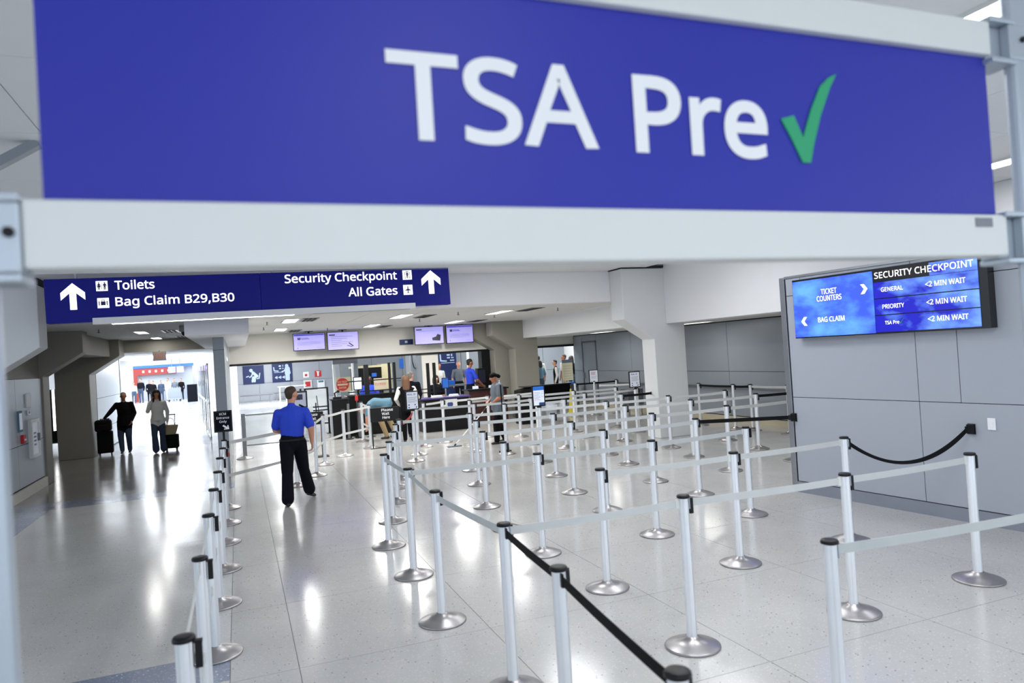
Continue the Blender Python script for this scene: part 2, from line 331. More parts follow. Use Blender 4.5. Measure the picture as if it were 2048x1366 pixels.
# far right wall
FX = 11.0
cells = []; ys = [22.45-k*1.62 for k in range(0, 13)]
wfr = panel_wall('wall_far_right', (FX, 22.5, 0), -math.pi/2, [], 0.16, 'grey_laminate', 'wall_gap', 21.0, 2.425, 0.006)
edges = [0.0, 0.66, 1.70, 3.9, 5.3, 8.4, 10.6, 12.9, 15.0, 17.2, 19.4, 21.0]
for a, b in zip(edges, edges[1:]):
    if a == 0.66:
        MB().box(a+0.05, b-0.05, 0.004, 0.0195, 0.02, 2.14).build('door_leaf', 'grey_laminate', wfr)
        MB().box(a, a+0.05, -0.02, 0.02, 0, 2.19).build('door_frame', 'steel_dark', wfr); MB().box(b-0.05, b, -0.02, 0.02, 0, 2.19).build('door_frame', 'steel_dark', wfr)
        MB().box(a, b, -0.02, 0.02, 2.14, 2.19).build('door_frame', 'steel_dark', wfr); MB().box(a+0.1, a+0.13, -0.05, 0.01, 0.95, 1.15).build('door_handle', 'steel', wfr)
        MB().box(a+0.006, b-0.006, 0, 0.0195, 2.2, 2.40).build('wall_panel', 'grey_laminate', wfr)
    else:
        MB().box(a+0.006, b-0.006, 0, 0.0195, 0.16, 1.205).build('wall_panel', 'grey_laminate', wfr, bevel=0.002)
        MB().box(a+0.006, b-0.006, 0, 0.0195, 1.215, 2.40).build('wall_panel', 'grey_laminate', wfr, bevel=0.002)
MB().box(0, 21, -0.03, 0.02, 0, 0.14).build('baseboard', 'ochre', wfr)
MB().box(3.0, 21, -0.05, -0.0005, 0.80, 0.86).build('wall_rail', 'steel_dark', wfr)
# left wall with the fire cabinet
wl = panel_wall('wall_left', (-3.55, 13.33, 0), math.pi/2, [(0.02, 1.02, 0.19, 0.92), (1.02, 2.75, 0.19, 0.92), (0.02, 1.02, 0.92, 2.07), (1.02, 2.75, 0.92, 2.07)], 0.15, 'wall_laminate', 'wall_gap', 2.77, 2.07)
MB().box(0, 2.77, 0.03, 0.15, 2.07, 2.95).build('upper_wall', 'column_shade_taupe', wl)
MB().box(0, 2.77, -0.03, 0.02, 0, 0.17).build('baseboard', 'cream_paint', wl)
struct(MB().box(-6.2, -6.0, -6.2, 12.83, 0, 0.25).build('wall_hall_left', 'wall_laminate'))
for i in range(11): struct(MB().box(-6.2, -6.08, -6.1+i*1.86, -6.0+i*1.86, 0.25, 3.66).build('trim_%d' % (40+i), 'steel_dark'))
struct(MB().box(-6.2, -6.08, -6.1, 12.8, 2.4, 2.48).build('trim_60', 'steel_dark'))
struct(MB().box(-6.0, -4.28, 12.83, 13.3, 0, 3.66).build('wall_hall_end', 'wall_laminate'))
struct(MB().box(11.1, 11.3, 3.0, 22.5, 2.42, 3.66).build('wall_upper_right', 'white_paint'))
struct(MB().box(9.0, 11.3, 2.9, 3.0, 0, 3.66).build('wall_side_end', 'white_paint'))
# window wall of the hall behind the camera: mullions and glass
for i in range(9):
    struct(MB().box(-6.0+i*1.87, -5.94+i*1.87, -6.2, -6.1, 0, 3.66).build('trim_%d' % (20+i), 'steel_dark'))
struct(MB().box(-6, 9, -6.2, -6.1, 1.05, 1.11).build('trim_30', 'steel_dark'))

# beyond the checkpoint
wbr = panel_wall('wall_back_room', (-0.6, 45.0, 0), 0, [(x, x+1.75, z0, z1) for x in (0, 1.75, 3.5, 5.25) for z0, z1 in ((0, 1.06), (1.06, 2.4), (2.4, 3.25))], 0.2, 'wall_laminate', 'joint', 7, 3.25, 0.008)
struct(MB().box(-0.55, -0.05, 40.9, 41.4, 0, 3.25).build('column', 'white_paint'))['label'] = 'white square pillar in the back room left of the blue pictogram signs'
wb2 = panel_wall('wall_back_room_near', (3.6, 27.5, 0), 0, [(x, x+1.2, z0, z1) for x in (0, 1.2, 2.4, 3.6, 4.8, 6.0, 7.2, 8.4) for z0, z1 in ((0, 1.15), (1.15, 3.25))], 0.2, 'grey_laminate', 'joint', 9.6, 3.25, 0.01)
struct(MB().box(13.0, 13.2, 21.7, 28, 0, 3.25).build('wall_back_room_right', 'white_paint'))
struct(MB().box(-0.4, -0.22, 21.4, 45, 0, 2.62).build('wall_corridor_right', 'white_paint'))
# left bay and far corridor
wcl = panel_wall('wall_corridor_left', (-3.5, 21.5, 0), math.pi/2, [(0, 4.0, 0.02, 0.62), (0, 4.0, 0.62, 1.45), (0, 4.0, 1.45, 2.62)], 0.15, 'wall_laminate', 'wall_gap', 4.0, 2.62)
MB().box(4.0, 4.06, -0.02, 0.16, 0, 2.62).build('edge_trim', 'steel', wcl)
struct(MB().box(-9.6, -9.4, 12.9, 34, 0, 2.95).build('wall_left_bay', 'white_paint'))
struct(MB().box(-9.5, -4.3, 33.9, 34, 0, 2.95).build('wall_left_bay_end', 'white_paint'))
struct(MB().box(-9.5, -4.28, 13.31, 13.4, 0, 2.95).build('wall_left_bay_near', 'white_paint'))
struct(MB().box(-15, -0.2, 60.5, 60.7, 0, 5.2).build('wall_concourse', 'white_paint'))
struct(MB().box(-0.4, -0.22, 45.2, 60.5, 0, 5.2).build('wall_concourse_right', 'white_paint'))
struct(MB().box(-0.4, -0.22, 34.0, 45.2, 2.63, 5.2).build('wall_concourse_upper', 'white_paint'))
struct(MB().box(-15, -4.4, 34.0, 34.1, 2.62, 5.2).build('wall_concourse_front', 'white_paint'))
# glazed doors along the corridor's right side
for k, (y0, y1) in enumerate(((22.6, 25.2), (25.6, 28.2), (28.8, 32.4))):
    x0, x1 = -0.78-(y0-22)*0.075, -0.78-(y1-22)*0.075
    d = bpy.data.objects.new('door_%d' % (k+1), None); COL.objects.link(d); d['kind'] = 'structure'
    a, b = Vector((x0, y0, 0)), Vector((x1, y1, 0))
    for t in (0, 0.5, 1):
        p = a.lerp(b, t); MB().bar((p.x, p.y, 0), (p.x, p.y, 2.2), 0.03).build('door_post', 'steel', d)
    for z in (0.05, 1.05, 2.2): MB().bar((a.x, a.y, z), (b.x, b.y, z), 0.05).build('door_rail', 'frame_white', d)
    for t in (0, 0.5):
        p, q = a.lerp(b, t+0.02), a.lerp(b, t+0.48); MB().bar((p.x, p.y, 1.12), (q.x, q.y, 1.12), 0.01, 2.1).build('pane', 'glass', d)

# ------------------------------------------------------------------ lamps
def fixture(x, y, z, lx, ly, watt, label, mat='lamp', grp=None, col=(1, 0.98, 0.95), cat='light'):
    t = thing('ceiling_light', label, cat, (x, y, z), 0, grp)
    f = MB(); a, b = lx/2+0.02, ly/2+0.02
    f.box(-a, a, -b, -b+0.02, -0.02, 0); f.box(-a, a, b-0.02, b, -0.02, 0); f.box(-a, -a+0.02, -b+0.02, b-0.02, -0.02, 0); f.box(a-0.02, a, -b+0.02, b-0.02, -0.02, 0)
    f.build('frame', 'frame_white', t)
    MB().box(-lx/2, lx/2, -ly/2, ly/2, -0.008, -0.001).build('diffuser', mat, t)
    area('lamp', (0, 0, -0.03), lx, ly, watt, col, t)
    return t
NM = {1.07: 'left', 3.40: 'middle', 5.70: 'right'}
for x in (1.07, 3.40, 5.70):
    for y, wd in ((15.45, 'nearer'), (19.1, 'farther')):
        fixture(x, y, 2.95, 0.26, 1.22, CHECK_W, '%s narrow ceiling light in the %s column above the checkpoint' % (wd, NM[x]), grp='checkpoint ceiling lights')
for y, wd in ((17.5, 'nearer'), (20.6, 'farther')):
    fixture(-1.93, y, 2.95, 0.2, 0.9, CORR_W*0.6, '%s ceiling light over the corridor before the exit sign' % wd, grp='corridor ceiling lights')
for y in (5.0, 9.5, 14.0, 18.5): fixture(10.0, y, 2.425, 0.2, 1.2, 8, 'flush light in low ceiling above the panelled side aisle', grp='side aisle ceiling lights')
for x, y, k in ((2.2, 3.2, 1), (2.2, 7.0, 1), (4.0, 3.0, 1), (4.9, 7.0, 1), (4.9, 10.4, 1.6), (7.5, 5.0, .7), (7.0, 9.6, .5), (-3.0, -4.2, .6), (1.0, -4.2, .6), (5.0, -4.2, .6), (1.0, -1.2, .6)):  # the lamp just behind the camera is added, unseen, to brighten the lane sign
    fixture(x, y, 3.66, 0.3 if k == .7 else 0.6, 1.2 if k == .7 else 1.8, HALL_W*k, 'long ceiling light of the hall above the queue lanes', 'lamp_hall', grp='hall ceiling lights', col=(0.97, 0.98, 1.0))
for x, y, k in ((1.0, 25.0, .35), (1.6, 32.0, 1), (1.6, 39.0, 1), (1.6, 42.0, .5), (5.6, 24.3, .3), (9.2, 25.0, .3), (11.5, 25.0, .4)):
    fixture(x, y, 3.25, 0.6, 2.4, BACK_W*k, 'wide ceiling light of the screening room behind the checkpoint', grp='screening room lights', col=(0.95, 0.98, 1.0))
for x in (-9.5, -4.0):  # glowing ceiling panels added to supply the concourse daylight
    for y in (38.5, 46, 54): 
        t = thing('daylight_panel', 'large bright panel added as daylight over the far concourse', 'daylight_panel', (x, y, 5.2), 0, 'added concourse light panels')
        MB().box(-1.9, 1.9, -2.6, 2.6, -0.02, -0.001).build('pane', 'lamp_sky', t); area('daylight', (0, 0, -0.05), 3.8, 5.2, FAR_W, (0.93, 0.97, 1.0), t)
t = thing('daylight_panel', 'bright panel added as daylight over the far end of the corridor', 'daylight_panel', (-2.4, 29.5, 2.62))  # glowing panel added to whiten the far corridor
MB().box(-0.7, 0.7, -3, 3, -0.02, -0.001).build('pane', 'lamp_cool', t); area('daylight', (0, 0, -0.05), 1.4, 6, 300, (0.93, 0.97, 1.0), t)
fixture(-6.8, 19.5, 2.95, 0.3, 1.2, 2, 'ceiling light in the bay behind the left columns', 'lamp_hall')
fixture(-6.8, 28.0, 2.95, 0.3, 1.2, 14, 'ceiling light in the far bay near the advertising panel', 'lamp_hall')
# ------------------------------------------------------------------ near overhead lane sign
ns = thing('lane_sign', 'large purple-blue overhead lane sign with white letters and green check mark', 'sign', (-0.297, 1.4275, 2.3237))
MB().box(0, 2.4, 0.0, 0.03, -0.02, 0.478).build('sign_panel', 'tsa_blue', ns)
MB().box(-0.03, 2.415, -0.022, 0.05, -0.117, 0.003).build('bottom_rail', 'frame_white', ns, bevel=0.006)
MB().box(-0.03, 2.40, -0.022, 0.05, 0.472, 0.572).build('top_rail', 'frame_white', ns, bevel=0.006)
for x0, x1 in ((-0.19, -0.068), (2.49, 2.60)):
    p = MB().box(x0, x1, -0.026, 0.012, -2.3237, 0.95).build('pole', 'frame_metal', ns, bevel=0.012)
for x0, x1, z0, z1, hx in ((-0.086, -0.03, -0.14, 0.012, -0.046), (2.40, 2.50, -0.14, 0.012, 2.535), (-0.09, -0.03, 0.45, 0.59, -0.046), (2.39, 2.50, 0.45, 0.585, 2.525)):
    b = MB(); b.box(x0, x1, -0.032, 0.06, z0, z0+0.016); b.box(x0, x1, -0.032, 0.06, z1-0.016, z1); b.box(x0, x1, 0.0, 0.055, z0+0.016, z1-0.016)
    b.box(min(x0, hx-0.02) if hx < 0 else x1-0.03, (hx+0.016) if hx < 0 else hx+0.03, -0.03, 0.0, z0+0.016, z1-0.016)
    br = b.build('bracket', 'frame_metal', ns, bevel=0.004)
    MB().tube([(hx, -0.036, (z0+z1)/2+0.008), (hx, -0.028, (z0+z1)/2+0.008)], 0.009, 12).build('bolt', 'black_plastic', br)
MB().box(2.28, 2.35, -0.024, -0.022, -0.034, -0.008).build('maker_plate', 'steel_dark', ns)
text('TSA', ns, 'sign_white', 0.610, 1.091, 0.141, 0.186, bold=0.052)
text('Pre', ns, 'sign_white', 1.188, 1.576, 0.138, 0.185, bold=0.07)
MB().prism([(1.682, .133), (1.708, .133), (1.722, .18), (1.752, .26), (1.79, .335), (1.815, .374), (1.787, .362), (1.755, .335), (1.72, .272), (1.688, .198), (1.662, .254), (1.62, .243), (1.652, .19)], -0.005, -0.001).build('check_mark', 'check_green', ns)

# ------------------------------------------------------------------ overhead direction sign
K = 0.9283
hs = thing('direction_sign', 'long blue backlit overhead sign to toilets, bag claim and security checkpoint', 'sign', (0.42, 12.3, 2.8934)); hs.rotation_euler.y = -0.0129
def S(x, z): return K*(x-0.452), K*(z-2.961-0.01297*(x-0.452))
xa, xb = S(-2.81, 3)[0], S(3.91, 3)[0]
MB().box(xa, -0.002, 0, 0.2, 0.0, 0.66).build('sign_box', 'sign_blue_lit', hs, bevel=0.006); MB().box(0.002, xb, 0, 0.2, 0.0, 0.66).build('sign_box', 'sign_blue_lit', hs, bevel=0.006)
b0, b1 = S(-2.14, 3)[0], S(3.18, 3)[0]
MB().box(b0, b1, -0.13, -0.001, -0.055, 0.045).build('light_bar', 'white_paint', hs, bevel=0.004)
MB().box(b0+0.25, b0+2.9, -0.12, -0.02, -0.062, -0.0555).build('light_strip', 'lamp_strip', hs); MB().box(b0+3.2, b1-0.1, -0.12, -0.02, -0.060, -0.0555).build('light_strip', 'grey_laminate', hs)
def arrow(parent, cx, zb, w, h, mat, rot=0.0):
    pts = [(0, 1), (-.5, .64), (-.5, .36), (-.14, .62), (-.14, 0), (.14, 0), (.14, .62), (.5, .36), (.5, .64)]
    return MB().prism([(cx+x*w, zb+z*h) for x, z in pts], -0.004, -0.001).build('arrow', mat, parent)
def row(body, xl, xr, zb, cap):
    a, za = S(xl, zb); b, _ = S(xr, zb); text(body, hs, 'letter_lit', a, b, za, cap*K, bold=0.05)
row('Toilets', -1.811, -1.219, 3.437, 0.148); row('Bag Claim B29,B30', -1.815, 0.013, 3.166, 0.146); row('Security Checkpoint', 0.869, 2.894, 3.482, 0.152); row('All Gates', 1.972, 2.885, 3.210, 0.158)
a, z = S(-2.415, 3.129); arrow(hs, a, z, 0.346*K, 0.432*K, 'letter_lit')
a, z = S(3.548, 3.217); arrow(hs, a, z, 0.374*K, 0.451*K, 'letter_lit')
def icon(xl, xr, zb, zt, kind):
    a, za = S(xl, zb); b, zc = S(xr, zt); w, h = b-a, zc-za
    o = MB().rect(a, b, za, zc, 0.004).build('icon', 'letter_lit', hs, bevel=0.012)
    g = MB(); cx, cz = (a+b)/2, (za+zc)/2; u = w/2
    P = lambda x, z: (cx+x*u, cz+z*u)
    def man(x, skirt=False):
        g.disc(*P(x, .62), u*.12, .008); g.stroke([P(x, .35), P(x, -.1)], u*.3, .008)
        if skirt: g.prism([P(x-.32, -.25), P(x+.32, -.25), P(x, .4)], -.008, 0)
        for s in (-1, 1): g.stroke([P(x+s*.1, -.15), P(x+s*.1, -.68)], u*.13, .008); g.stroke([P(x+s*.2, .35), P(x+s*.27, -.05)], u*.09, .008)
    if kind == 'wc': man(-.5, True); man(.5); g.stroke([P(0, .7), P(0, -.7)], u*.05, .008)
    if kind == 'bag': g.rect(cx-.4*u, cx+.4*u, cz-.45*u, cz+.3*u, .008); g.stroke([P(-.2, .35), P(-.2, .6), P(.2, .6), P(.2, .35)], u*.1, .008); [g.stroke([P(s*.68, -.4), P(s*.68, .3)], u*.16, .008) for s in (-1, 1)]
    if kind == 'gate': ga = MB(); ga.stroke([P(-.5, -.8), P(-.5, .5), P(-.25, .75), P(.25, .75), P(.5, .5), P(.5, -.8)], u*.1, .008); ga.build('arch', 'pict_blue', o); man(0)
    if kind == 'plane': g.stroke([P(0, .7), P(0, -.6)], u*.2, .008); g.prism([P(-.75, -.15), P(.75, -.15), P(0, .3)], -.008, 0); g.prism([P(-.32, -.7), P(.32, -.7), P(0, -.45)], -.008, 0)
    g.build('pictogram', 'pict_blue', o)
icon(-2.08, -1.911, 3.421, 3.588, 'wc'); icon(-2.075, -1.907, 3.142, 3.308, 'bag'); icon(3.005, 3.18, 3.497, 3.677, 'gate'); icon(3.0, 3.177, 3.21, 3.40, 'plane')
for x in (xa+0.4, 0.2, xb-0.4): MB().tube([(x, 0.1, 0.655), (x, 0.1, 0.755)], 0.02).build('hanger', 'steel', hs)

# ------------------------------------------------------------------ security wait-time display on the right wall
def sky_screen(name, dark, light, strength):
    mt, nt, b = new_mat(name); g = nt.nodes.new('ShaderNodeTexCoord'); n = nt.nodes.new('ShaderNodeTexNoise'); n.inputs['Scale'].default_value = 2.6; n.inputs['Detail'].default_value = 6
    mp = nt.nodes.new('ShaderNodeMapping'); mp.inputs['Scale'].default_value = (1, 1, 1.9); nt.links.new(g.outputs['Object'], mp.inputs[0]); nt.links.new(mp.outputs[0], n.inputs['Vector'])
    sx = nt.nodes.new('ShaderNodeSeparateXYZ'); nt.links.new(g.outputs['Object'], sx.inputs[0])
    ad = nt.nodes.new('ShaderNodeMath'); ad.operation = 'MULTIPLY_ADD'; ad.inputs[1].default_value = 0.24 if name == 'wait_screen' else 0.0; ad.inputs[2].default_value = -0.50 if name == 'wait_screen' else 0.02
    nt.links.new(sx.outputs[0], ad.inputs[0]); a2 = nt.nodes.new('ShaderNodeMath'); a2.operation = 'ADD'; nt.links.new(ad.outputs[0], a2.inputs[0]); nt.links.new(n.outputs['Fac'], a2.inputs[1])
    r = nt.nodes.new('ShaderNodeValToRGB'); r.color_ramp.elements[0].position = 0.42; r.color_ramp.elements[0].color = rgb(dark); r.color_ramp.elements[1].position = 0.68; r.color_ramp.elements[1].color = rgb(light)
    nt.links.new(a2.outputs[0], r.inputs[0]); nt.links.new(r.outputs[0], b.inputs['Base Color']); nt.links.new(r.outputs[0], b.inputs['Emission Color']); b.inputs['Emission Strength'].default_value = strength; b.inputs['Roughness'].default_value = 0.3
    MATS[name] = mt
sky_screen('wait_screen', '#1010a4', '#6f9ef0', 0.68); sky_screen('way_screen', '#3450d2', '#5a96ee', 0.68)
ds = thing('wait_time_display', 'wide blue video display with security checkpoint wait times on right wall', 'display', RW_O, RW_R)
MB().box(0.27, 2.58, -0.11, -0.001, 1.955, 2.68).build('housing', 'black_gloss', ds, bevel=0.004)
l = MB().box(0.285, 1.374, -0.122, -0.111, 1.968, 2.655).build('screen', 'way_screen', ds)
for nm, z0, z1 in (('screen', 1.975, 2.155), ('screen', 2.166, 2.338), ('screen', 2.349, 2.525)): MB().box(1.386, 2.495, -0.122, -0.111, z0, z1).build(nm, 'wait_screen', ds)
MB().box(1.386, 2.02, -0.122, -0.111, 2.530, 2.66).build('screen', 'black_gloss', ds); MB().box(2.02, 2.495, -0.122, -0.111, 2.530, 2.66).build('screen', 'wait_screen', ds)
yy = -0.1225
for t_, a, b, z, c in (('TICKET', .695, .912, 2.465, .062), ('COUNTERS', .631, .972, 2.385, .062), ('BAG CLAIM', .63, .994, 2.136, .058), ('SECURITY CHECKPOINT', 1.403, 2.462, 2.566, .068), ('GENERAL', 1.471, 1.726, 2.416, .046), ('PRIORITY', 1.476, 1.727, 2.229, .046), ('TSA Pre', 1.492, 1.657, 2.056, .038),
                       ('<2 MIN WAIT', 1.97, 2.378, 2.416, .053), ('<2 MIN WAIT', 1.97, 2.38, 2.230, .053), ('<2 MIN WAIT', 1.973, 2.382, 2.057, .053)):
    text(t_, ds, 'letter_lit', a, b, z, c, y=yy, bold=0.03)
def chev(cx, cz, w, h, s): return MB().prism([(cx-s*w/2, cz-h/2), (cx, cz-h/2), (cx+s*w/2, cz), (cx, cz+h/2), (cx-s*w/2, cz+h/2), (cx, cz)][::s], -0.126, -0.1225).build('arrow', 'letter_lit', ds)
chev(1.268, 2.47, 0.085, 0.11, 1); chev(0.43, 2.159, 0.085, 0.106, -1)
MB().prism([(1.672, 2.056), (1.680, 2.056), (1.714, 2.116), (1.676, 2.068), (1.662, 2.085), (1.657, 2.081)], -0.126, -0.1225).build('check_mark', 'check_green', ds)
o = thing('wall_switch', 'small white switch plate on right wall beside the black belt catch', 'switch', RW_O, RW_R)
MB().box(2.425, 2.500, -0.013, -0.001, 0.955, 1.072).build('plate', 'sign_white', o, bevel=0.003); MB().box(2.448, 2.477, -0.018, -0.0132, 0.985, 1.042).build('rocker', 'sign_white', o, bevel=0.002)
for x0, lb in ((2.235, 'black belt catch on right wall next to white switch plate'), (0.045, 'black belt catch at the far edge of the right wall')):
    o = thing('belt_catch', lb, 'belt catch', RW_O, RW_R); MB().box(x0, x0+0.065, -0.045, -0.013, 0.905, 1.0).build('housing', 'black_plastic', o, bevel=0.004); MB().box(x0-0.004, x0+0.069, -0.0125, -0.0005, 0.90, 1.005).build('back_plate', 'black_plastic', o)

# ------------------------------------------------------------------ belt stanchions
def post_mesh():
    n = 32; ring = []
    for k in range(n):
        a = 2*math.pi*k/n; r = 0.0335 - (0.006 if k % 8 == 4 else 0.0); ring.append((r*math.cos(a), r*math.sin(a)))
    b = MB(); z = (0.055, 0.985); b.add([(x, y, zz) for zz in z for x, y in ring], [(k, (k+1) % n, n+(k+1) % n, n+k) for k in range(n)])
    return b.mesh('post', 'aluminium', True)
ME_POST = post_mesh()
ME_BASE = MB().lathe([(0.178, 0.0), (0.182, 0.004), (0.182, 0.011), (0.174, 0.016), (0.12, 0.036), (0.046, 0.060), (0.044, 0.070)], 36).mesh('base', 'base_steel', True)
ME_CAP = MB().lathe([(0.036, 0.978), (0.043, 0.981), (0.043, 0.992), (0.038, 0.999), (0.02, 1.0)], 24).mesh('cap', 'black_plastic', True)
b = MB(); b.box(0.038, 0.064, -0.017, 0.017, 0.872, 0.968); b.box(0.030, 0.066, -0.014, 0.014, 0.968, 0.976); ME_CLIP = b.mesh('belt_clip', 'black_plastic')
ME_SLOT = MB().box(0.0325, 0.0375, -0.019, 0.019, 0.905, 0.975).mesh('belt_slot', 'frame_metal')
def belt_mesh(d, z0, z1, h, sag, mat, twist=0.0, n=8):
    """strip from the origin to the ground vector d, heights z0 to z1"""
    d = Vector((d[0], d[1], 0)); L = d.length; u = d/L; nrm = Vector((-u.y, u.x, 0)); vs, fs = [], []
    n = 40 if twist else (n if sag else 1)
    for i in range(n+1):
        t = i/n; p = u*(0.036+(L-0.072)*t); z = z0+(z1-z0)*t-sag*4*t*(1-t)
        w = Vector((0, 0, 1)); tw = 0.0
        if twist: tw = twist*math.sin(math.pi*t)**0.7
        up = w*math.cos(tw)+nrm*math.sin(tw); sd = nrm*math.cos(tw)-w*math.sin(tw)
        c = Vector((p.x, p.y, z))
        for a, e in ((-1, -1), (1, -1), (1, 1), (-1, 1)): vs.append(c+up*e*h/2+sd*a*0.0012)
    for i in range(n):
        for k in range(4): fs.append((i*4+k, i*4+(k+1) % 4, i*4+4+(k+1) % 4, i*4+4+k))
    fs += [(3, 2, 1, 0), (n*4, n*4+1, n*4+2, n*4+3)]
    return MB().add(vs, fs)
def stanchion(x, y, label, belts=(), clip=0, group='belt stanchions', slots=True, two=False):
    t = thing('belt_stanchion', label, 'stanchion', (x, y, 0), 0, group)
    inst(ME_BASE, 'base', t); inst(ME_POST, 'post', t); inst(ME_CAP, 'cap', t)
    if clip is not None: inst(ME_CLIP, 'belt_clip', t, rz=clip)
    for bl in belts:
        (bx, by), mat = bl[0], bl[1]; opt = bl[2] if len(bl) > 2 else {}
        z0 = opt.get('z', 0.945); z1 = opt.get('z1', z0); d = (bx-x, by-y)
        o = belt_mesh(d, z0, z1, 0.048, opt.get('sag', 0.006), 'x', opt.get('twist', 0.0)).build('belt', mat, t)
        inst(ME_SLOT, 'belt_slot', t, (0, 0, z0-0.945), math.atan2(d[1], d[0]))
        L = math.hypot(*d); a = math.atan2(d[1], d[0])
        MB().box(L-0.060, L-0.034, -0.005, 0.005, z1-0.032, z1+0.030).build('belt_end', 'frame_white' if mat == 'belt_grey' else 'black_plastic', t, rz=a)
    return t
G, B = 'belt_grey', 'belt_black'
LOW = {'z': 0.47}
def line(pts, rowname, grp, mats=None, dual=False, clip=0, extra=None, start=0):
    n = len(pts)
    for i, (x, y) in enumerate(pts):
        bl = []
        if i < n-1:
            mt = mats[i] if mats else G; bl.append((pts[i+1], mt))
            if dual: bl.append((pts[i+1], mt, LOW))
        if extra and i in extra: bl += extra[i]
        lab = 'silver belt stanchion, %s %s' % (ORD[i+start], rowname)
        yield stanchion(x, y, lab, bl, clip, grp)
def do(*a, **k): return list(line(*a, **k))
GR = 'stanchions of the queue lanes'
FR = 'from left in the %s queue row counted from the camera'
edge = [(1.22, 1.91), (1.35, 3.07), (1.43, 4.02), (1.35, 5.31), (1.42, 6.55), (1.42, 7.72), (1.70, 8.85), (2.0, 10.0), (2.25, 11.1)]
do(edge, 'from camera along the left edge of the queue', 'stanchions along the left queue edge', mats=[B, B, G, G, G, G, G, G], clip=0.5,
   extra={2: [((2.70, 4.02), G)], 4: [((2.72, 6.53), G)], 6: [((2.95, 8.9), G)]})
stanchion(2.66, 2.73, 'near silver stanchion at bottom right with belt running out of frame', [((4.02, 2.62), G)], None, GR)
do([(2.70, 4.02), (4.01, 3.93), (5.32, 3.95)], FR % 'nearest', GR)
wallp = lambda al, off=0.03: (6.58+0.11003*al-0.99393*off, 7.28-0.99393*al-0.11003*off)
do([(2.77, 5.31), (4.09, 5.26), (5.40, 5.27)], FR % 'second', GR, extra={2: [(wallp(2.268), B, {'z': 0.94, 'z1': 0.955, 'sag': 0.26, 'twist': 1.0})]})
do([(2.72, 6.53), (4.01, 6.49), (5.34, 6.62)], FR % 'third', GR)
do([(2.77, 7.64), (4.12, 7.77), (5.53, 7.84)], FR % 'fourth', GR, extra={2: [(wallp(0.08), B, {'z': 0.945, 'z1': 0.955, 'sag': 0.0})]})
do([(2.95, 8.9), (4.27, 8.98), (5.57, 8.96), (6.89, 8.95), (8.19, 9.01)], FR % 'fifth', GR)
do([(3.37, 10.47), (4.62, 10.35), (6.03, 10.52), (7.26, 10.4), (8.6, 10.33)], FR % 'sixth', GR, extra={4: [((10.5, 10.2), B)]})
do([(2.47, 11.87), (3.70, 11.82), (6.3, 11.68), (7.59, 11.58), (8.91, 11.6)], FR % 'seventh', GR)
do([(4.86, 13.21), (6.10, 13.07), (7.41, 13.05)], FR % 'eighth', GR, extra={2: [((8.20, 13.08), B)]})
do([(3.40, 14.5), (4.5, 14.05), (5.83, 14.17), (7.17, 14.27), (8.6, 14.4)], FR % 'ninth', GR)
do([(4.77, 15.2), (6.10, 15.55), (7.45, 15.4), (8.6, 15.4)], 'from left in the row behind the ninth queue row', GR)
do([(3.83, 15.65), (4.39, 16.06), (5.56, 16.22), (6.9, 16.4)], 'from left in the farthest queue row before the podiums', GR)
do([(10.1, 14.1), (10.1, 12.85), (10.22, 12.43), (10.31, 11.42)], 'from the white column along the far panelled wall', 'stanchions along the far wall', mats=[B, B, G])
do([(9.08, 18.62), (10.4, 18.55)], 'from left in the short row by the grey door', 'stanchions by the grey door', mats=[B])
stanchion(9.8, 16.5, 'silver belt stanchion half hidden behind framed sign by the white column', [((9.08, 17.2), G)], 0, GR)
LG = 'double-belt stanchions along the corridor'
left = [(-0.25, 3.06), (-0.25, 4.30), (-0.25, 5.53), (-0.25, 6.68), (-0.245, 7.80), (-0.25, 8.98), (-0.24, 10.08), (-0.24, 11.18)]
LS = do(left, 'from camera in the corridor row with two belts', LG, dual=True, extra={7: [((0.83, 12.42), G), ((0.83, 12.42), G, LOW)]})
CS = do([(0.83, 12.42), (1.23, 13.3), (1.52, 14.6), (2.05, 15.6), (2.76, 16.5), (2.82, 17.95)], 'from left in the curved row right of officer in blue', 'double-belt stanchions by the podium', dual=True, clip=None)
# signs carried on stanchions
def framed(t, w, h, z0, sheet, dz=0.0):
    MB().tube([(0, 0, 0.99), (0, 0, z0)], 0.016, 10).build('sign_neck', 'black_plastic', t)
    MB().box(-w/2, w/2, -0.012, 0.012, z0, z0+h).build('sign_frame', 'black_plastic', t, bevel=0.005)
    e = 0.022; return MB().box(-w/2+e, w/2-e, -0.0145, -0.0125, z0+e, z0+h-e).build('sign_sheet', sheet, t)
def lines(parent, x0, x1, zs, mat, y, h=0.008):
    for i, z in enumerate(zs):
        MB().box(x0, x1-(0.03 if i % 3 == 2 else 0), y-0.001, y, z, z+h).build('print_line', mat, parent)
t = LS[7]; t['label'] = 'farthest corridor stanchion carrying a dark entrance sign with white arrow'
framed(t, 0.25, 0.31, 1.11, 'navy')
for s_, a, b, z in (('KCM', -.045, .045, 1.355), ('Entrance', -.085, .085, 1.300), ('Only', -.05, .05, 1.245)): text(s_, t, 'sign_white', a, b, z, 0.033, y=-0.0148, bold=0.03)
MB().prism([(.005, 1.215), (-.012, 1.198), (.035, 1.158), (.008, 1.158), (.008, 1.145), (.078, 1.145), (.070, 1.205), (.055, 1.205), (.052, 1.178)][::-1], -0.016, -0.0148).build('arrow', 'sign_white', t)
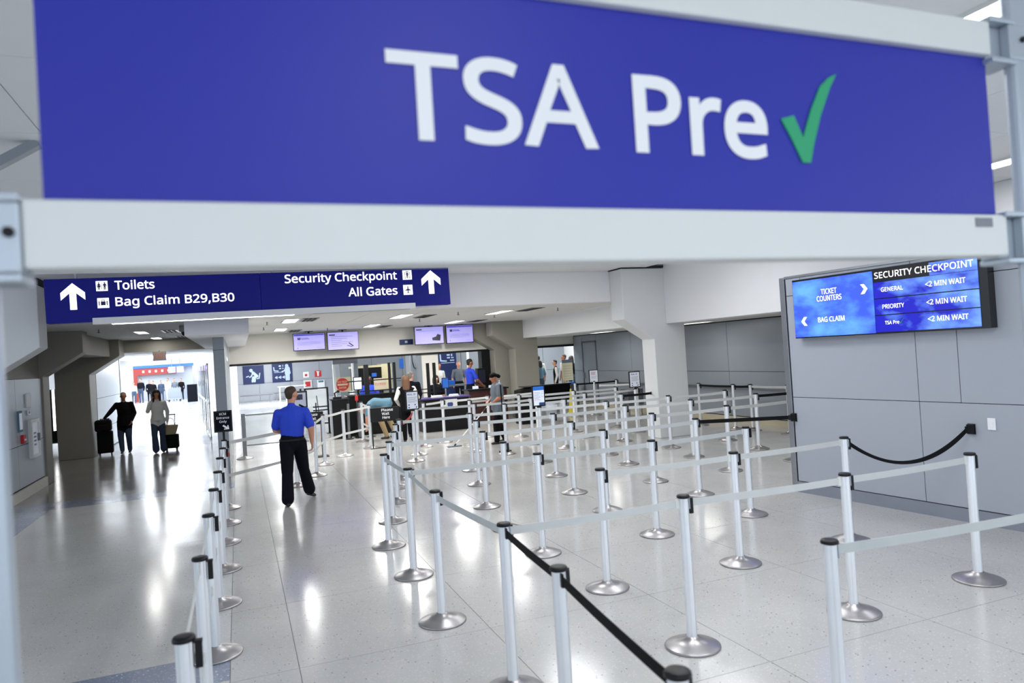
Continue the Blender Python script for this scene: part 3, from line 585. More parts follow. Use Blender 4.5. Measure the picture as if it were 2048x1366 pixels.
def info_stand(x, y, label, kind, w=0.26, h=0.37, z0=1.0):
    t = stanchion(x, y, label, (), None, 'stanchions with framed notices'); 
    if kind == 'real':
        framed(t, w, h, z0, 'paper'); text('REAL ID', t, 'ink_blue', -0.09, 0.07, z0+h-0.085, 0.036, y=-0.0148)
        lines(t, -0.09, 0.09, [z0+h-0.125-0.02*k for k in range(6)], 'ink_grey', -0.0148, 0.006); 
        for px_, pz in ((-.07, .05), (.075, .05), (-.07, .10), (.05, .10)): MB().box(px_-.012, px_+.012, -0.0158, -0.0148, z0+pz-.012, z0+pz+.012).build('print_mark', 'ink_blue', t)
    if kind == 'notice':
        framed(t, w, h, z0, 'paper'); lines(t, -0.09, 0.07, [z0+h-0.07-0.025*k for k in range(4)], 'ink_red', -0.0148, 0.01); lines(t, -0.09, 0.09, [z0+h-0.19-0.022*k for k in range(4)], 'ink_grey', -0.0148, 0.006); MB().box(-.095, -.07, -0.0158, -0.0148, z0+.035, z0+.055).build('print_mark', 'screen_ink', t)
    if kind == 'tablet':
        framed(t, w, h, z0, 'paper'); MB().box(-w/2+.022, w/2-.022, -0.0158, -0.0148, z0+h-.09, z0+h-.022).build('print_band', 'screen_blue', t); MB().box(0.0, w/2-.022, -0.0158, -0.0148, z0+.022, z0+.07).build('print_band', 'ink_blue', t)
        lines(t, -0.09, 0.03, [z0+h-0.13-0.022*k for k in range(7)], 'ink_grey', -0.0148, 0.005); lines(t, 0.05, 0.09, [z0+h-0.12-0.03*k for k in range(4)], 'ink_grey', -0.0148, 0.005)
    return t
ra = info_stand(3.13, 13.66, 'stanchion with framed white notice with blue heading beside red belt', 'real')
rb = info_stand(8.41, 14.15, 'stanchion with framed notice standing right beside the large white column', 'real', 0.29, 0.37, 1.02)
info_stand(9.69, 18.6, 'stanchion with framed notice in red and blue print before grey door', 'notice', 0.30, 0.38, 0.95)
info_stand(5.0, 11.77, 'stanchion with bright blue and white framed notice in mid queue', 'tablet', 0.25, 0.38, 1.0)
o = belt_mesh((-0.62, -1.75), 0.95, 0.92, 0.06, 0.05, 'x').build('belt', 'belt_red', ra)
o = belt_mesh((0.09, 0.32), 0.93, 0.86, 0.05, 0.0, 'x').build('belt', 'belt_red', LS[6])
def wait_sign(t, x, y, z, w, h, rows, label_rz):
    p = MB().box(x-w/2, x+w/2, y-0.012, y+0.012, z, z+h).build('sign_board', 'black_plastic', t, bevel=0.004)
    for body, a, b, zz, c in rows: text(body, p, 'sign_white', a, b, zz, c, y=y-0.0125, bold=0.02)
t = thing('wait_sign', 'black sign reading Please Wait behind officer in blue', 'sign', (1.46, 15.9, 0)); wait_sign(t, 0, 0, 0.72, 0.42, 0.26, (('Please', -0.09, 0.09, 0.895, 0.055), ('Wait', -0.085, 0.055, 0.81, 0.055)), 0)
MB().bar((0.16, 0.02, 0), (0.16, 0.02, 0.74), 0.03).build('leg', 'black_plastic', t); MB().box(0.04, 0.28, -0.12, 0.16, 0, 0.015).build('foot', 'black_plastic', t)
t = thing('wait_sign', 'wide black Please Wait Here sign left of the framed blue-headed notice', 'sign', (3.08, 16.3, 0))
wait_sign(t, 0, 0, 0.60, 0.66, 0.32, (('Please', -0.075, 0.19, 0.83, 0.06), ('Wait', -0.07, 0.10, 0.745, 0.06), ('Here', -0.06, 0.11, 0.66, 0.06)), 0)
for s in (-0.3, 0.3): MB().bar((s, 0.02, 0), (s, 0.02, 0.62), 0.025).build('leg', 'black_plastic', t)
MB().box(-0.36, 0.36, -0.06, 0.1, 0, 0.012).build('foot', 'black_plastic', t)
# glass barrier left of the officer
t = thing('glass_barrier', 'grey post with clear barrier panel left of officer in blue', 'barrier', (0.05, 17.0, 0))
inst(ME_BASE, 'base', t); MB().box(-0.04, 0.045, -0.04, 0.04, 0.05, 1.0).build('post', 'steel_dark', t, bevel=0.004); MB().box(0.06, 1.2, -0.004, 0.004, 0.30, 0.95).build('panel', 'glass_dim', t)
MB().box(0.05, 1.2, -0.012, 0.012, 0.95, 0.975).build('rail', 'steel_dark', t); MB().box(0.05, 1.2, -0.012, 0.012, 0.275, 0.30).build('rail', 'steel_dark', t)
t['label'] = 'grey post with clear barrier panel left of officer in blue'
# ------------------------------------------------------------------ people
def V(*a): return Vector(a)
def caps_mesh(bm, p0, p1, r0, r1, rv, ck=1.0, n=14):
    """elliptical tapered capsule; r0, r1 are (along rv, across rv)"""
    p0, p1 = Vector(p0), Vector(p1); a = p1-p0; L = a.length; a = a/L if L > 1e-6 else Vector((0, 0, 1))
    rv = Vector(rv); rv = rv-a*rv.dot(a); rv = rv.normalized() if rv.length > 1e-3 else a.orthogonal().normalized(); fv = a.cross(rv)
    rings = []
    for t, k in ((-1, 0.15), (-0.8, 0.6), (-0.45, 0.89), (0, 1)): rings.append((p0+a*t*min(r0)*ck, k, r0))
    for t, k in ((0, 1), (0.45, 0.89), (0.8, 0.6), (1, 0.15)): rings.append((p1+a*t*min(r1), k, r1))
    vs = []
    for c, k, r in rings: vs.append([bm.verts.new(c+rv*r[0]*k*math.cos(2*math.pi*i/n)+fv*r[1]*k*math.sin(2*math.pi*i/n)) for i in range(n)])
    for A, B_ in zip(vs, vs[1:]):
        for i in range(n): bm.faces.new((A[i], A[(i+1) % n], B_[(i+1) % n], B_[i]))
    bm.faces.new(vs[0][::-1]); bm.faces.new(vs[-1])
def fuse(name, prims, parent, mats, voxel=0.014, smooth=4):
    """one continuous surface over the capsules, each face coloured by its nearest capsule"""
    bm = bmesh.new()
    for p in prims: caps_mesh(bm, *p[:5], p[6] if len(p) > 6 else 1.0)
    me = bpy.data.meshes.new('tmp'); bm.to_mesh(me); bm.free()
    o = bpy.data.objects.new('tmp', me); COL.objects.link(o)
    r = o.modifiers.new('r', 'REMESH'); r.mode = 'VOXEL'; r.voxel_size = voxel
    s = o.modifiers.new('s', 'SMOOTH'); s.factor = 0.5; s.iterations = smooth
    dg = bpy.context.evaluated_depsgraph_get(); out = bpy.data.meshes.new_from_object(o.evaluated_get(dg))
    bpy.data.objects.remove(o); bpy.data.meshes.remove(me)
    nf = len(out.polygons); c = np.empty(nf*3); out.polygons.foreach_get('center', c); c = c.reshape(-1, 3)
    best = np.full(nf, 1e9); idx = np.zeros(nf, int)
    for p in prims:
        p0, p1 = np.array(p[0]), np.array(p[1]); a = p1-p0; L = np.linalg.norm(a); a = a/L
        rv = np.array(p[4]); rv = rv-a*(rv@a); rv = rv/np.linalg.norm(rv) if np.linalg.norm(rv) > 1e-3 else np.array(Vector(a).orthogonal().normalized()); fv = np.cross(a, rv)
        d = c-p0; t = d@a; tc = np.clip(t, 0, L); k = tc/L; rx = p[2][0]+(p[3][0]-p[2][0])*k; ry = p[2][1]+(p[3][1]-p[2][1])*k
        q = np.sqrt((d@rv/rx)**2+(d@fv/ry)**2+((t-tc)/np.minimum(rx, ry))**2); dist = (q-1)*np.minimum(rx, ry)-(p[7] if len(p) > 7 else 0.0)
        w = dist < best; best[w] = dist[w]; idx[w] = mats.index(p[5])
    for mm in mats: out.materials.append(MATS[mm])
    out.polygons.foreach_set('material_index', idx.astype(np.int32)); out.polygons.foreach_set('use_smooth', [True]*nf)
    out.name = name; ob = bpy.data.objects.new(name, out); COL.objects.link(ob); ob.parent = parent; return ob
def hand(w, d, n, side, mat, s=1.0, curl=0.5, fing=True):
    """palm and five fingers: w wrist, d pointing direction, n palm normal, side = thumb direction"""
    w, d, n = Vector(w), Vector(d).normalized(), Vector(n).normalized(); t = Vector(side).normalized(); out = []
    pe = w+d*0.085*s; out.append((w, pe, (0.028*s, 0.019*s), (0.040*s, 0.015*s), t, mat))
    if fing:
        for i, (o, l) in enumerate(((0.030, 0.072), (0.010, 0.082), (-0.011, 0.077), (-0.030, 0.060))):
            a = pe+t*o*s; b = a+(d*math.cos(curl*0.6)+n*math.sin(curl*0.6))*l*0.5*s; c = b+(d*math.cos(curl*1.7)+n*math.sin(curl*1.7))*l*0.5*s
            out += [(a, b, (0.0095*s, 0.0095*s), (0.009*s, 0.009*s), t, mat), (b, c, (0.009*s, 0.009*s), (0.0075*s, 0.0075*s), t, mat)]
        a = w+d*0.025*s+t*0.026*s; b = a+(d*0.6+t*0.75).normalized()*0.042*s; c = b+(d*0.95+t*0.2+n*0.3).normalized()*0.034*s
        out += [(a, b, (0.012*s, 0.012*s), (0.0105*s, 0.0105*s), t, mat), (b, c, (0.0105*s, 0.0105*s), (0.008*s, 0.008*s), t, mat)]
    return out
J0 = dict(pelvis=(0, 0, .95), chest=(0, 0, 1.27), neck=(0, -.01, 1.475), head=(0, .02, 1.63), shL=(-.185, 0, 1.42), shR=(.185, 0, 1.42), elL=(-.235, -.03, 1.13), elR=(.235, -.03, 1.13), wrL=(-.235, .05, .89), wrR=(.235, .05, .89),
          hipL=(-.09, 0, .92), hipR=(.09, 0, .92), knL=(-.10, .02, .50), knR=(.10, .02, .50), anL=(-.10, -.03, .085), anR=(.10, -.03, .085))
def person(label, loc, rz, h=1.75, J=None, top='shirt_blue', sleeve='short', arm=None, legs='navy', skin='skin_light', hair='hair_brown', hstyle='short', girth=1.0, yaw=0.0, pitch=0.0, toeL=(0, 1, 0), toeR=(0, 1, 0), shoe='shoe',
           voxel=0.013, fing=True, long_top=0.0, open_front=None, face=False, flare=1.0, group=None, handL=None, handR=None, belt=None):
    t = thing('person', label, 'person', loc, rz, group); s = h/1.75; j = dict(J0); j.update(J or {}); j = {k: Vector(v)*s for k, v in j.items()}; g = girth
    arm = arm or top; pr = []; rt = (j['shR']-j['shL']).normalized(); rh = (j['hipR']-j['hipL']).normalized()
    def c(a, b, r0, r1, mt, rv=None, ck=1.0, bias=0.0):
        r0 = r0 if isinstance(r0, tuple) else (r0, r0); r1 = r1 if isinstance(r1, tuple) else (r1, r1)
        pr.append((Vector(a), Vector(b), tuple(x*s for x in r0), tuple(x*s for x in r1), tuple(rv if rv is not None else (1, 0, 0)), mt, ck, bias*s))
    pel, ch, ne, hd = j['pelvis'], j['chest'], j['neck'], j['head']
    ax = (ch-pel).normalized(); wa = pel+ax*0.10*s
    c(pel-ax*0.02*s, pel+ax*0.05*s, (.150*g, .105*g), (.148*g, .108*g), legs if long_top <= 0 else top, rh)
    c(wa, ch, (.138*g, .104*g), (.150*g, .112*g), top, rt); up = (ne-ch).normalized(); c(ch, ch+up*0.10*s, (.150*g, .112*g), (.150*g, .092*g), top, rt)
    if long_top > 0: c(pel-ax*(long_top+.03)*s, wa, (.166*g, .13*g), (.148*g, .112*g), top, rh, 0.15, 0.028)
    if belt: c(pel+ax*0.045*s, pel+ax*0.066*s, (.152*g, .114*g), (.152*g, .114*g), belt, rh)
    if open_front:
        f = rt.cross(Vector((0, 0, 1))) * -1; c(wa+f*0.055*s, ch+up*0.12*s+f*0.045*s, (.035, .06), (.04, .065), open_front, rt)
    c(ne-up*0.055*s, ne+up*0.0*s, (.075, .062), (.058, .055), top, rt); c(ne, hd-V(0, 0, .05)*s, .052, .052, skin)
    for L in ('L', 'R'):
        sg = -1 if L == 'L' else 1; sh, el, wr = j['sh'+L], j['el'+L], j['wr'+L]
        c(ch+up*0.08*s+rt*sg*0.05*s, sh-V(0, 0, .012)*s, (.07*g, .08*g), (.055*g, .058*g), top, rt); c(ne-up*0.03*s, sh, (.045, .05), (.04, .045), top, rt)
        mid = sh.lerp(el, 0.78)
        if sleeve == 'short': c(sh-V(0, 0, .01)*s, mid, .056*g, .061*g, arm); c(mid, el, .046*g, .043*g, skin); c(el, wr, .042*g, .028, skin)
        elif sleeve == 'long': c(sh-V(0, 0, .01)*s, el, .057*g, .050*g, arm); c(el, wr, .049*g, .038, arm)
        else: c(sh, el, .058*g, .045*g, skin); c(el, wr, .042*g, .028, skin)
        hp = (handL if L == 'L' else handR) or {}
        d = Vector(hp.get('d', (wr-el).normalized())); n = Vector(hp.get('n', (-sg*1.0, 0.2, 0))); sd = Vector(hp.get('t', (0, 1, 0.1)))
        pr.extend(hand(wr, d, n, sd, skin, s, hp.get('curl', 0.55), fing))
        hi, kn, an = j['hip'+L], j['kn'+L], j['an'+L]
        c(hi, kn, .092*g, .068*g*(1+0.1*(flare-1)), legs); c(kn, an+V(0, 0, .02)*s, .066*g, .052*flare*max(1, g*.95), legs)
        td = Vector(toeL if L == 'L' else toeR).normalized(); fd = an-V(0, 0, .045)*s
        c(fd-td*0.045*s, fd+td*0.135*s-V(0, 0, .008)*s, (.036, .038), (.040, .026), shoe, td.cross(V(0, 0, 1)))
    # head, turned by yaw (to its left positive) and pitched
    Rm = Euler((pitch, 0, yaw)).to_matrix(); H = lambda x, y, z: hd+Rm @ (Vector((x, y, z))*s); hr = Rm @ Vector((1, 0, 0))
    c(H(0, -.018, .025), H(0, .012, .035), (.078, .088), (.076, .088), skin, hr); c(H(0, .03, -.005), H(0, .048, -.065), (.062, .062), (.040, .034), skin, hr)
    c(H(0, .098, .015), H(0, .108, -.018), .010, .015, skin, hr)
    for sg in (-1, 1): c(H(sg*.079, -.005, .015), H(sg*.081, -.008, -.02), (.010, .018), (.008, .012), skin, hr)
    mats = list(dict.fromkeys(p[5] for p in pr)); body = fuse('body', pr, t, mats, voxel)
    hp = []
    def hc(a, b, r0, r1): hp.append((a, b, tuple(x*s for x in r0), tuple(x*s for x in r1), tuple(hr), hair))
    if hstyle in ('short', 'crop', 'bald'):
        k = 1.0 if hstyle == 'short' else 0.96
        hc(H(0, -.030, .050), H(0, -.002, .062), (.083*k, .080*k), (.080*k, .074*k)); hc(H(0, -.05, .02), H(0, -.05, -.035), (.076, .050), (.062, .035))
    if hstyle in ('long', 'bob'):
        e = -.24 if hstyle == 'long' else -.13
        hc(H(0, -.025, .048), H(0, .01, .062), (.092, .088), (.088, .080)); hc(H(0, -.06, .02), H(0, -.085, e), (.094, .062), (.092, .04))
        for sg in (-1, 1): hc(H(sg*.075, .0, .03), H(sg*.085, .01 if hstyle == 'long' else -.01, e+.03), (.028, .045), (.028, .035))
    if hstyle == 'bun':
        hc(H(0, -.02, .050), H(0, .02, .055), (.088, .086), (.084, .074)); hc(H(0, -.115, .03), H(0, -.14, .0), (.045, .045), (.05, .05))
    if hp: fuse('hair', hp, t, [hair], max(0.012, voxel), 3)
    if face:
        for sg in (-1, 1):
            b = MB(); q = H(sg*.032, .088, .022); b.lathe([(0.001, -.007*s), (.008*s, -.004*s), (.009*s, 0), (.008*s, .004*s), (.001, .007*s)], 10, tuple(q)); b.build('eye', 'hair_dark', t, smooth=True)
            MB().tube([H(sg*.015, .092, .042), H(sg*.045, .084, .044)], .004*s, 6).build('eyebrow', hair, t)
        MB().tube([H(-.022, .083, -.042), H(0, .09, -.043), H(.022, .083, -.042)], .0045*s, 6).build('mouth', 'red_dull', t)
    return t
BK = math.pi   # facing the camera side (-y)

# officer walking away in the foreground lane
off = person('officer in blue short-sleeved shirt and navy trousers walking away, seen from behind', (0.70, 10.92, 0), 0.0, h=1.70, girth=1.22, voxel=0.0085,
    J=dict(pelvis=(-.01, 0, .93), chest=(0, -.01, 1.25), head=(.015, .035, 1.63), shL=(-.195, .0, 1.375), shR=(.195, -.01, 1.375), elL=(-.235, .09, 1.12), wrL=(-.05, .28, 1.02), elR=(.262, -.06, 1.11), wrR=(.272, -.01, .885), hipL=(-.095, -.01, .90), hipR=(.085, .01, .90), knL=(-.115, -.09, .49), anL=(-.135, -.21, .085), knR=(.135, .13, .50), anR=(.215, .24, .125)),
    yaw=R(-52), toeL=(-.1, 1, 0), toeR=(.55, .8, -.35), hair='hair_brown', flare=1.5, handR=dict(curl=0.8, n=(-1, .3, 0), t=(0, 1, 0)))
b = MB(); b.lathe([(0.036, 0), (0.036, 0.003)], 20); pa = b.build('shoulder_patch', 'sign_white', off, loc=(.281, -.025, 1.25)); pa.rotation_euler = (0, R(84), 0)
b = MB(); b.lathe([(0.018, 0.0031), (0.018, 0.004)], 14); pb = b.build('patch_emblem', 'ink_blue', pa)
bl_ = MB().lathe([(.180, 0), (.186, .006), (.186, .026), (.180, .032)], 36).build('belt', 'black_plastic', off, loc=(-.01, 0, .915), smooth=True); bl_.scale.y = 0.76
MB().tube([(.185, .0, 1.385), (.11, .0, 1.43)], .012, 8).build('shoulder_strap', 'navy', off)
MB().tube([Vector((.115, .06, 1.52)), Vector((.13, .05, 1.50))], .008, 6).build('earpiece', 'black_plastic', off)

man = person('man in dark blazer and jeans walking with a black wheeled suitcase', (-2.82, 21.0, 0), BK, h=1.58, girth=1.26, top='black_cloth', sleeve='long', legs='jeans', hair='hair_grey', hstyle='crop', skin='skin_tan', open_front='grey_cloth', long_top=0.13, face=True,
    J=dict(elR=(.36, .04, 1.20), wrR=(.50, .12, 1.04), elL=(-.26, -.02, 1.13), wrL=(-.20, .12, .92), knL=(-.10, .10, .50), anL=(-.10, .0, .085), knR=(.11, .04, .5), anR=(.08, .12, .085)), handR=dict(d=(.7, .5, -.3), n=(0, 0, -1), t=(-.3, .8, 0)))
woman = person('woman in white sweater and jeans holding a phone to her ear', (-1.97, 20.25, 0), BK, h=1.60, girth=1.1, top='white_cloth', sleeve='long', legs='jeans', hair='hair_dark', hstyle='long', skin='skin_light', face=True, flare=1.7, long_top=0.02, yaw=R(8),
    J=dict(shR=(.17, 0, 1.41), shL=(-.17, 0, 1.41), elR=(.23, .10, 1.17), wrR=(.125, .15, 1.43), elL=(-.25, -.02, 1.13), wrL=(-.24, .0, .87), knR=(.09, .10, .50), anR=(.07, .10, .085), anL=(-.11, -.04, .085)), handR=dict(d=(-.25, -.1, 1), n=(-1, 0, 0), t=(0, 1, .2)), handL=dict(d=(0, .0, -1)))
cleaner = person('cleaner in grey shirt and black head wrap pushing a floor mop', (5.33, 14.85, 0), math.pi/2, h=1.58, girth=1.42, top='grey_cloth', sleeve='short', legs='black_cloth', hair='black_cloth', hstyle='bun', skin='skin_tan', long_top=0.08, pitch=R(-14), face=False,
    J=dict(head=(0, .08, 1.61), neck=(0, .03, 1.465), chest=(0, .02, 1.27), elL=(-.27, .02, 1.15), wrL=(-.12, .17, 1.02), elR=(.27, .0, 1.14), wrR=(.10, .20, 1.05), knL=(-.09, .10, .5), anL=(-.10, .12, .085), knR=(.10, .0, .5), anR=(.10, -.16, .10)))
mop = thing('floor_mop', 'white-handled flat floor mop held by the cleaner', 'mop', (4.32, 15.02, 0))
MB().tube([(0.03, 0.02, .06), (0.95, 0.06, .93)], .011, 8).build('handle', 'sign_white', mop); MB().tube([(0.72, 0.045, .705), (0.80, .05, .79)], .018, 8).build('grip', 'black_plastic', mop)
MB().box(-.16, .16, -.05, .05, 0.012, .035).build('head_plate', 'grey_cloth', mop, bevel=.006); MB().box(-.18, .18, -.07, .07, 0, .0118).build('pad', 'sign_white', mop, bevel=.004); MB().tube([(0, 0, .036), (.035, .02, .07)], .018, 8).build('joint_swivel', 'black_plastic', mop)
pole = thing('broom_handle', 'upright dark broom handle standing in front of the cleaner', 'broom', (4.88, 13.3, 0)); MB().tube([(0.02, .1, .02), (-.0, .1, 1.36)], .013, 8).build('handle', 'navy', pole); MB().box(-.1, .14, .05, .15, 0, .05).build('brush', 'black_plastic', pole, bevel=.01)

person('woman with wavy brown hair in black vest over white sleeves at the podium', (3.70, 16.7, 0), R(-8), h=1.60, girth=1.08, top='black_cloth', arm='white_cloth', sleeve='long', legs='black_cloth', hair='hair_blonde', hstyle='long', long_top=0.10,
    J=dict(elL=(-.28, .0, 1.15), wrL=(-.20, .2, 1.0), elR=(.29, .05, 1.16), wrR=(.24, .27, 1.04)))
person('grey-haired man in dark jacket standing at the podium beyond the woman', (4.10, 17.9, 0), R(-15), h=1.66, girth=1.1, top='navy', sleeve='long', legs='navy', hair='hair_grey', hstyle='crop', yaw=R(-35), J=dict(wrR=(.2, .25, 1.0), wrL=(-.2, .25, 1.0)))
person('man in teal t-shirt and khaki trousers bending far forward before the podium', (3.40, 18.12, 0), R(75), h=1.68, girth=1.2, long_top=0.06, top='teal_cloth', sleeve='short', legs='khaki', hair='hair_brown', skin='skin_light', pitch=R(-60),
    J=dict(pelvis=(0, -.10, .93), chest=(0, .22, .97), neck=(0, .42, .90), head=(0, .55, .80), shL=(-.19, .37, .93), shR=(.19, .37, .93), elL=(-.22, .42, .62), wrL=(-.15, .45, .36), elR=(.22, .42, .62), wrR=(.15, .45, .36), hipL=(-.09, -.08, .90), hipR=(.09, -.08, .90), knL=(-.10, .08, .5), anL=(-.10, -.05, .085), knR=(.14, -.12, .5), anR=(.14, -.28, .085)))
person('seated officer in blue shirt with short dark hair behind the black podium', (3.46, 20.42, 0), BK, h=1.66, girth=1.2, skin='skin_dark', hair='hair_dark', hstyle='crop', face=True, legs='navy',
    J={k: (v[0], v[1], v[2]-.09) for k, v in dict(J0, wrL=(-.14, .28, 1.0), wrR=(.14, .28, 1.0), elL=(-.25, .05, 1.14), elR=(.25, .05, 1.14)).items() if k[:2] not in ('kn', 'an')} | dict(knL=(-.12, .26, .50), knR=(.12, .26, .50), anL=(-.12, .24, .085), anR=(.12, .24, .085)))
o9 = person('bearded officer in blue shirt working at the dark wooden counter', (6.62, 20.85, 0), R(-80), h=1.86, girth=1.05, skin='skin_tan', hair='hair_dark', legs='navy', pitch=R(-8), J=dict(elL=(-.24, .10, 1.15), wrL=(-.15, .30, 1.0), elR=(.24, .10, 1.15), wrR=(.15, .32, .98)))
person('person with dark hair seated behind the tablet kiosk', (5.28, 19.9, 0), BK, h=1.62, girth=1.05, top='navy', hair='hair_dark', hstyle='bob', skin='skin_light', legs='navy', J={k: (v[0], v[1], v[2]-.17) for k, v in J0.items() if k[:2] not in ('kn', 'an')} | dict(knL=(-.12, .26, .50), knR=(.12, .26, .50), anL=(-.12, .24, .085), anR=(.12, .24, .085)))
# travellers beyond the openings
for (lab, x, y, rz, h, kw) in (
    ('man in white cap and pale shirt in the screening room', 6.35, 24.6, BK*0.8, 1.72, dict(top='white_cloth', hair='white_cloth', skin='skin_tan', legs='jeans')),
    ('man in pale shirt beside the blue banner in the screening room', 6.85, 25.3, BK*1.1, 1.76, dict(top='white_cloth', hair='hair_dark', skin='skin_tan', legs='navy')),
    ('man in grey shirt standing before the blue laptop banner', 7.55, 25.1, BK, 1.78, dict(top='grey_cloth', hair='hair_grey', skin='skin_light', legs='navy')),
    ('woman in pale blue shirt and jeans queueing at the right opening', 10.28, 23.9, R(20), 1.62, dict(top='teal_cloth', hair='hair_dark', hstyle='bob', legs='jeans')),
    ('man in cream long-sleeved shirt seen from behind at right opening', 10.42, 24.35, R(-10), 1.80, dict(top='white_cloth', sleeve='long', hair='hair_dark', hstyle='crop', legs='black_cloth')),
    ('person in black vest with white sleeve and backpack in right opening', 10.95, 24.0, R(70), 1.60, dict(top='black_cloth', arm='white_cloth', sleeve='long', hair='hair_dark', hstyle='short', legs='black_cloth')),
    ('man in white t-shirt looking back in the right opening', 11.42, 24.2, R(30), 1.78, dict(top='white_cloth', hair='hair_brown', skin='skin_tan', legs='khaki', yaw=R(50))),
    ('woman with long dark hair at right edge of the far opening', 11.85, 24.5, R(-60), 1.70, dict(top='navy', hair='hair_dark', hstyle='long', skin='skin_tan', legs='jeans'))):
    person(lab, (x, y, 0), rz, h=h, voxel=0.018, fing=False, group='travellers beyond the checkpoint', **kw)
far = [(-6.85, 'white_cloth', 'jeans', 1.5, 'in white at left end'), (-6.45, 'navy', 'jeans', 1.72, 'in dark hooded jacket'), (-5.95, 'navy', 'navy', 1.55, 'in black coat'), (-5.62, 'black_cloth', 'navy', 1.5, 'in black beside black coat'), (-5.15, 'jeans', 'jeans', 1.5, 'in denim'), (-4.75, 'white_cloth', 'white_cloth', 1.62, 'in long white coat'), (-4.25, 'grey_cloth', 'jeans', 1.58, 'in grey jacket pushing cart'), (-3.85, 'black_cloth', 'navy', 1.55, 'with dark hair at right')]
for i, (x, tp, lg, h, wd) in enumerate(far):
    person('distant backlit traveller %s in the bright concourse' % wd, (x, 56.0+0.4*(i % 3), 0), BK*(0.9 if i % 2 else 1.1), h=h, top=tp, sleeve='long', legs=lg, hair='hair_dark', voxel=0.03, fing=False, group='distant travellers in the concourse')
# ------------------------------------------------------------------ luggage
def suitcase(label, x, y, rz, w=0.36, d=0.24, h=0.56, mat='cloth_black_bag'):
    t = thing('suitcase', label, 'suitcase', (x, y, 0), rz)
    MB().box(-w/2, w/2, -d/2, d/2, 0.06, 0.06+h).build('shell', mat, t, bevel=0.03)
    MB().box(-w/2+.03, w/2-.03, -d/2-.02, -d/2-.0005, 0.12, 0.06+h*.6).build('front_pocket', mat, t, bevel=0.015)
    for sx in (-1, 1):
        for sy in (-1, 1):
            MB().tube([(sx*(w/2-.05)-.012, sy*(d/2-.05), .03), (sx*(w/2-.05)+.012, sy*(d/2-.05), .03)], .03, 12).build('wheel', 'black_plastic', t)
            MB().box(sx*(w/2-.05)-.018, sx*(w/2-.05)+.018, sy*(d/2-.05)-.015, sy*(d/2-.05)+.015, .045, .0605).build('wheel_mount', 'black_plastic', t)
    b = MB(); b.tube([(-.09, d/2-.03, .05+h), (-.09, d/2-.03, .92)], .009, 8); b.tube([(.09, d/2-.03, .05+h), (.09, d/2-.03, .92)], .009, 8); b.build('pull_rods', 'steel_dark', t)
    MB().tube([(-.11, d/2-.03, .925), (.11, d/2-.03, .925)], .014, 8).build('grip', 'black_plastic', t); return t
suitcase('black wheeled suitcase pulled by man in dark blazer', -3.27, 20.92, R(4))
t = thing('backpack', 'black backpack riding on top of the black suitcase', 'backpack', (-3.27, 20.75, 0.625)); MB().box(-.19, .19, -.14, .10, 0, .30).build('main_bag', 'cloth_black_bag', t, bevel=.06); MB().box(-.14, .14, -.19, -.1405, .03, .18).build('pocket', 'cloth_black_bag', t, bevel=.03)
for s in (-1, 1): MB().tube([(s*.1, .10, .04), (s*.11, .14, .15), (s*.09, .10, .27)], .014, 6).build('strap', 'black_cloth', t)
suitcase('small black suitcase behind the woman in white sweater', -1.70, 20.5, R(-5), 0.34, 0.22, 0.36)
t = thing('straw_bag', 'beige woven tote bag hanging over the small suitcase', 'bag', (-1.70, 20.38, 0.425))
b = MB(); b.prism([(-.12, 0), (.12, 0), (.19, .24), (-.17, .26)], -.09, .09); b.build('basket', 'straw', t, bevel=.02); MB().tube([(-.1, 0, .25), (-.08, 0, .38), (.0, 0, .43), (.08, 0, .38), (.1, 0, .24)], .010, 6).build('handle', 'straw', t)
t = thing('phone', 'dark phone held to the ear of woman in white sweater', 'phone', (-2.085, 20.13, 1.385)); MB().box(-.008, .008, -.03, .03, 0, .13).build('case', 'black_gloss', t, bevel=.006)

# ------------------------------------------------------------------ left wall fittings
def on_left(name, label, cat): return thing(name, label, cat, (-3.55, 13.33, 0), math.pi/2)
t = on_left('fire_cabinet', 'white framed fire hose cabinet with glass door on left wall', 'cabinet')
b = MB(); b.box(1.68, 2.24, -.06, -.001, .64, .69); b.box(1.68, 2.24, -.06, -.001, 1.27, 1.33); b.box(1.68, 1.75, -.06, -.001, .69, 1.27); b.box(2.17, 2.24, -.06, -.001, .69, 1.27); b.build('frame', 'frame_white', t)
MB().box(1.75, 2.17, -.04, -.03, .69, 1.27).build('glass_door', 'paper', t); MB().box(2.12, 2.16, -.085, -.041, .92, 1.06).build('handle', 'steel_dark', t)
for k in range(4): MB().box(1.88, 2.04, -.043, -.041, .85+.07*k, .88+.07*k).build('print_line', 'ink_grey', t)
t = on_left('pull_station', 'red fire alarm pull station on left wall', 'alarm'); MB().box(1.20, 1.34, -.05, -.001, .95, 1.10).build('body', 'red', t, bevel=.006); MB().box(1.23, 1.31, -.065, -.0505, 1.0, 1.03).build('lever', 'sign_white', t)
t = on_left('wall_sign', 'pale pink notice sign on left wall above fire cabinet', 'sign'); MB().box(1.62, 1.90, -.02, -.001, 1.56, 1.80).build('plate', 'sign_white', t)
t = on_left('thermostat', 'small white wall plate between pink notice and fire cabinet', 'wall plate'); MB().box(1.68, 1.80, -.025, -.001, 1.42, 1.50).build('plate', 'sign_white', t, bevel=.004); MB().box(1.71, 1.77, -.03, -.0255, 1.44, 1.48).build('window', 'ink_grey', t)
t = on_left('wall_poster', 'narrow blue and white poster holder on left wall near fire alarm', 'poster'); MB().box(1.05, 1.25, -.03, -.001, 1.16, 1.52).build('holder', 'teal_cloth', t); MB().box(1.07, 1.23, -.034, -.0305, 1.2, 1.48).build('sheet', 'paper', t)
t = thing('advertising_panel', 'tall black panel with bright edge behind the left columns', 'advertising panel', (-4.95, 24.0, 0))
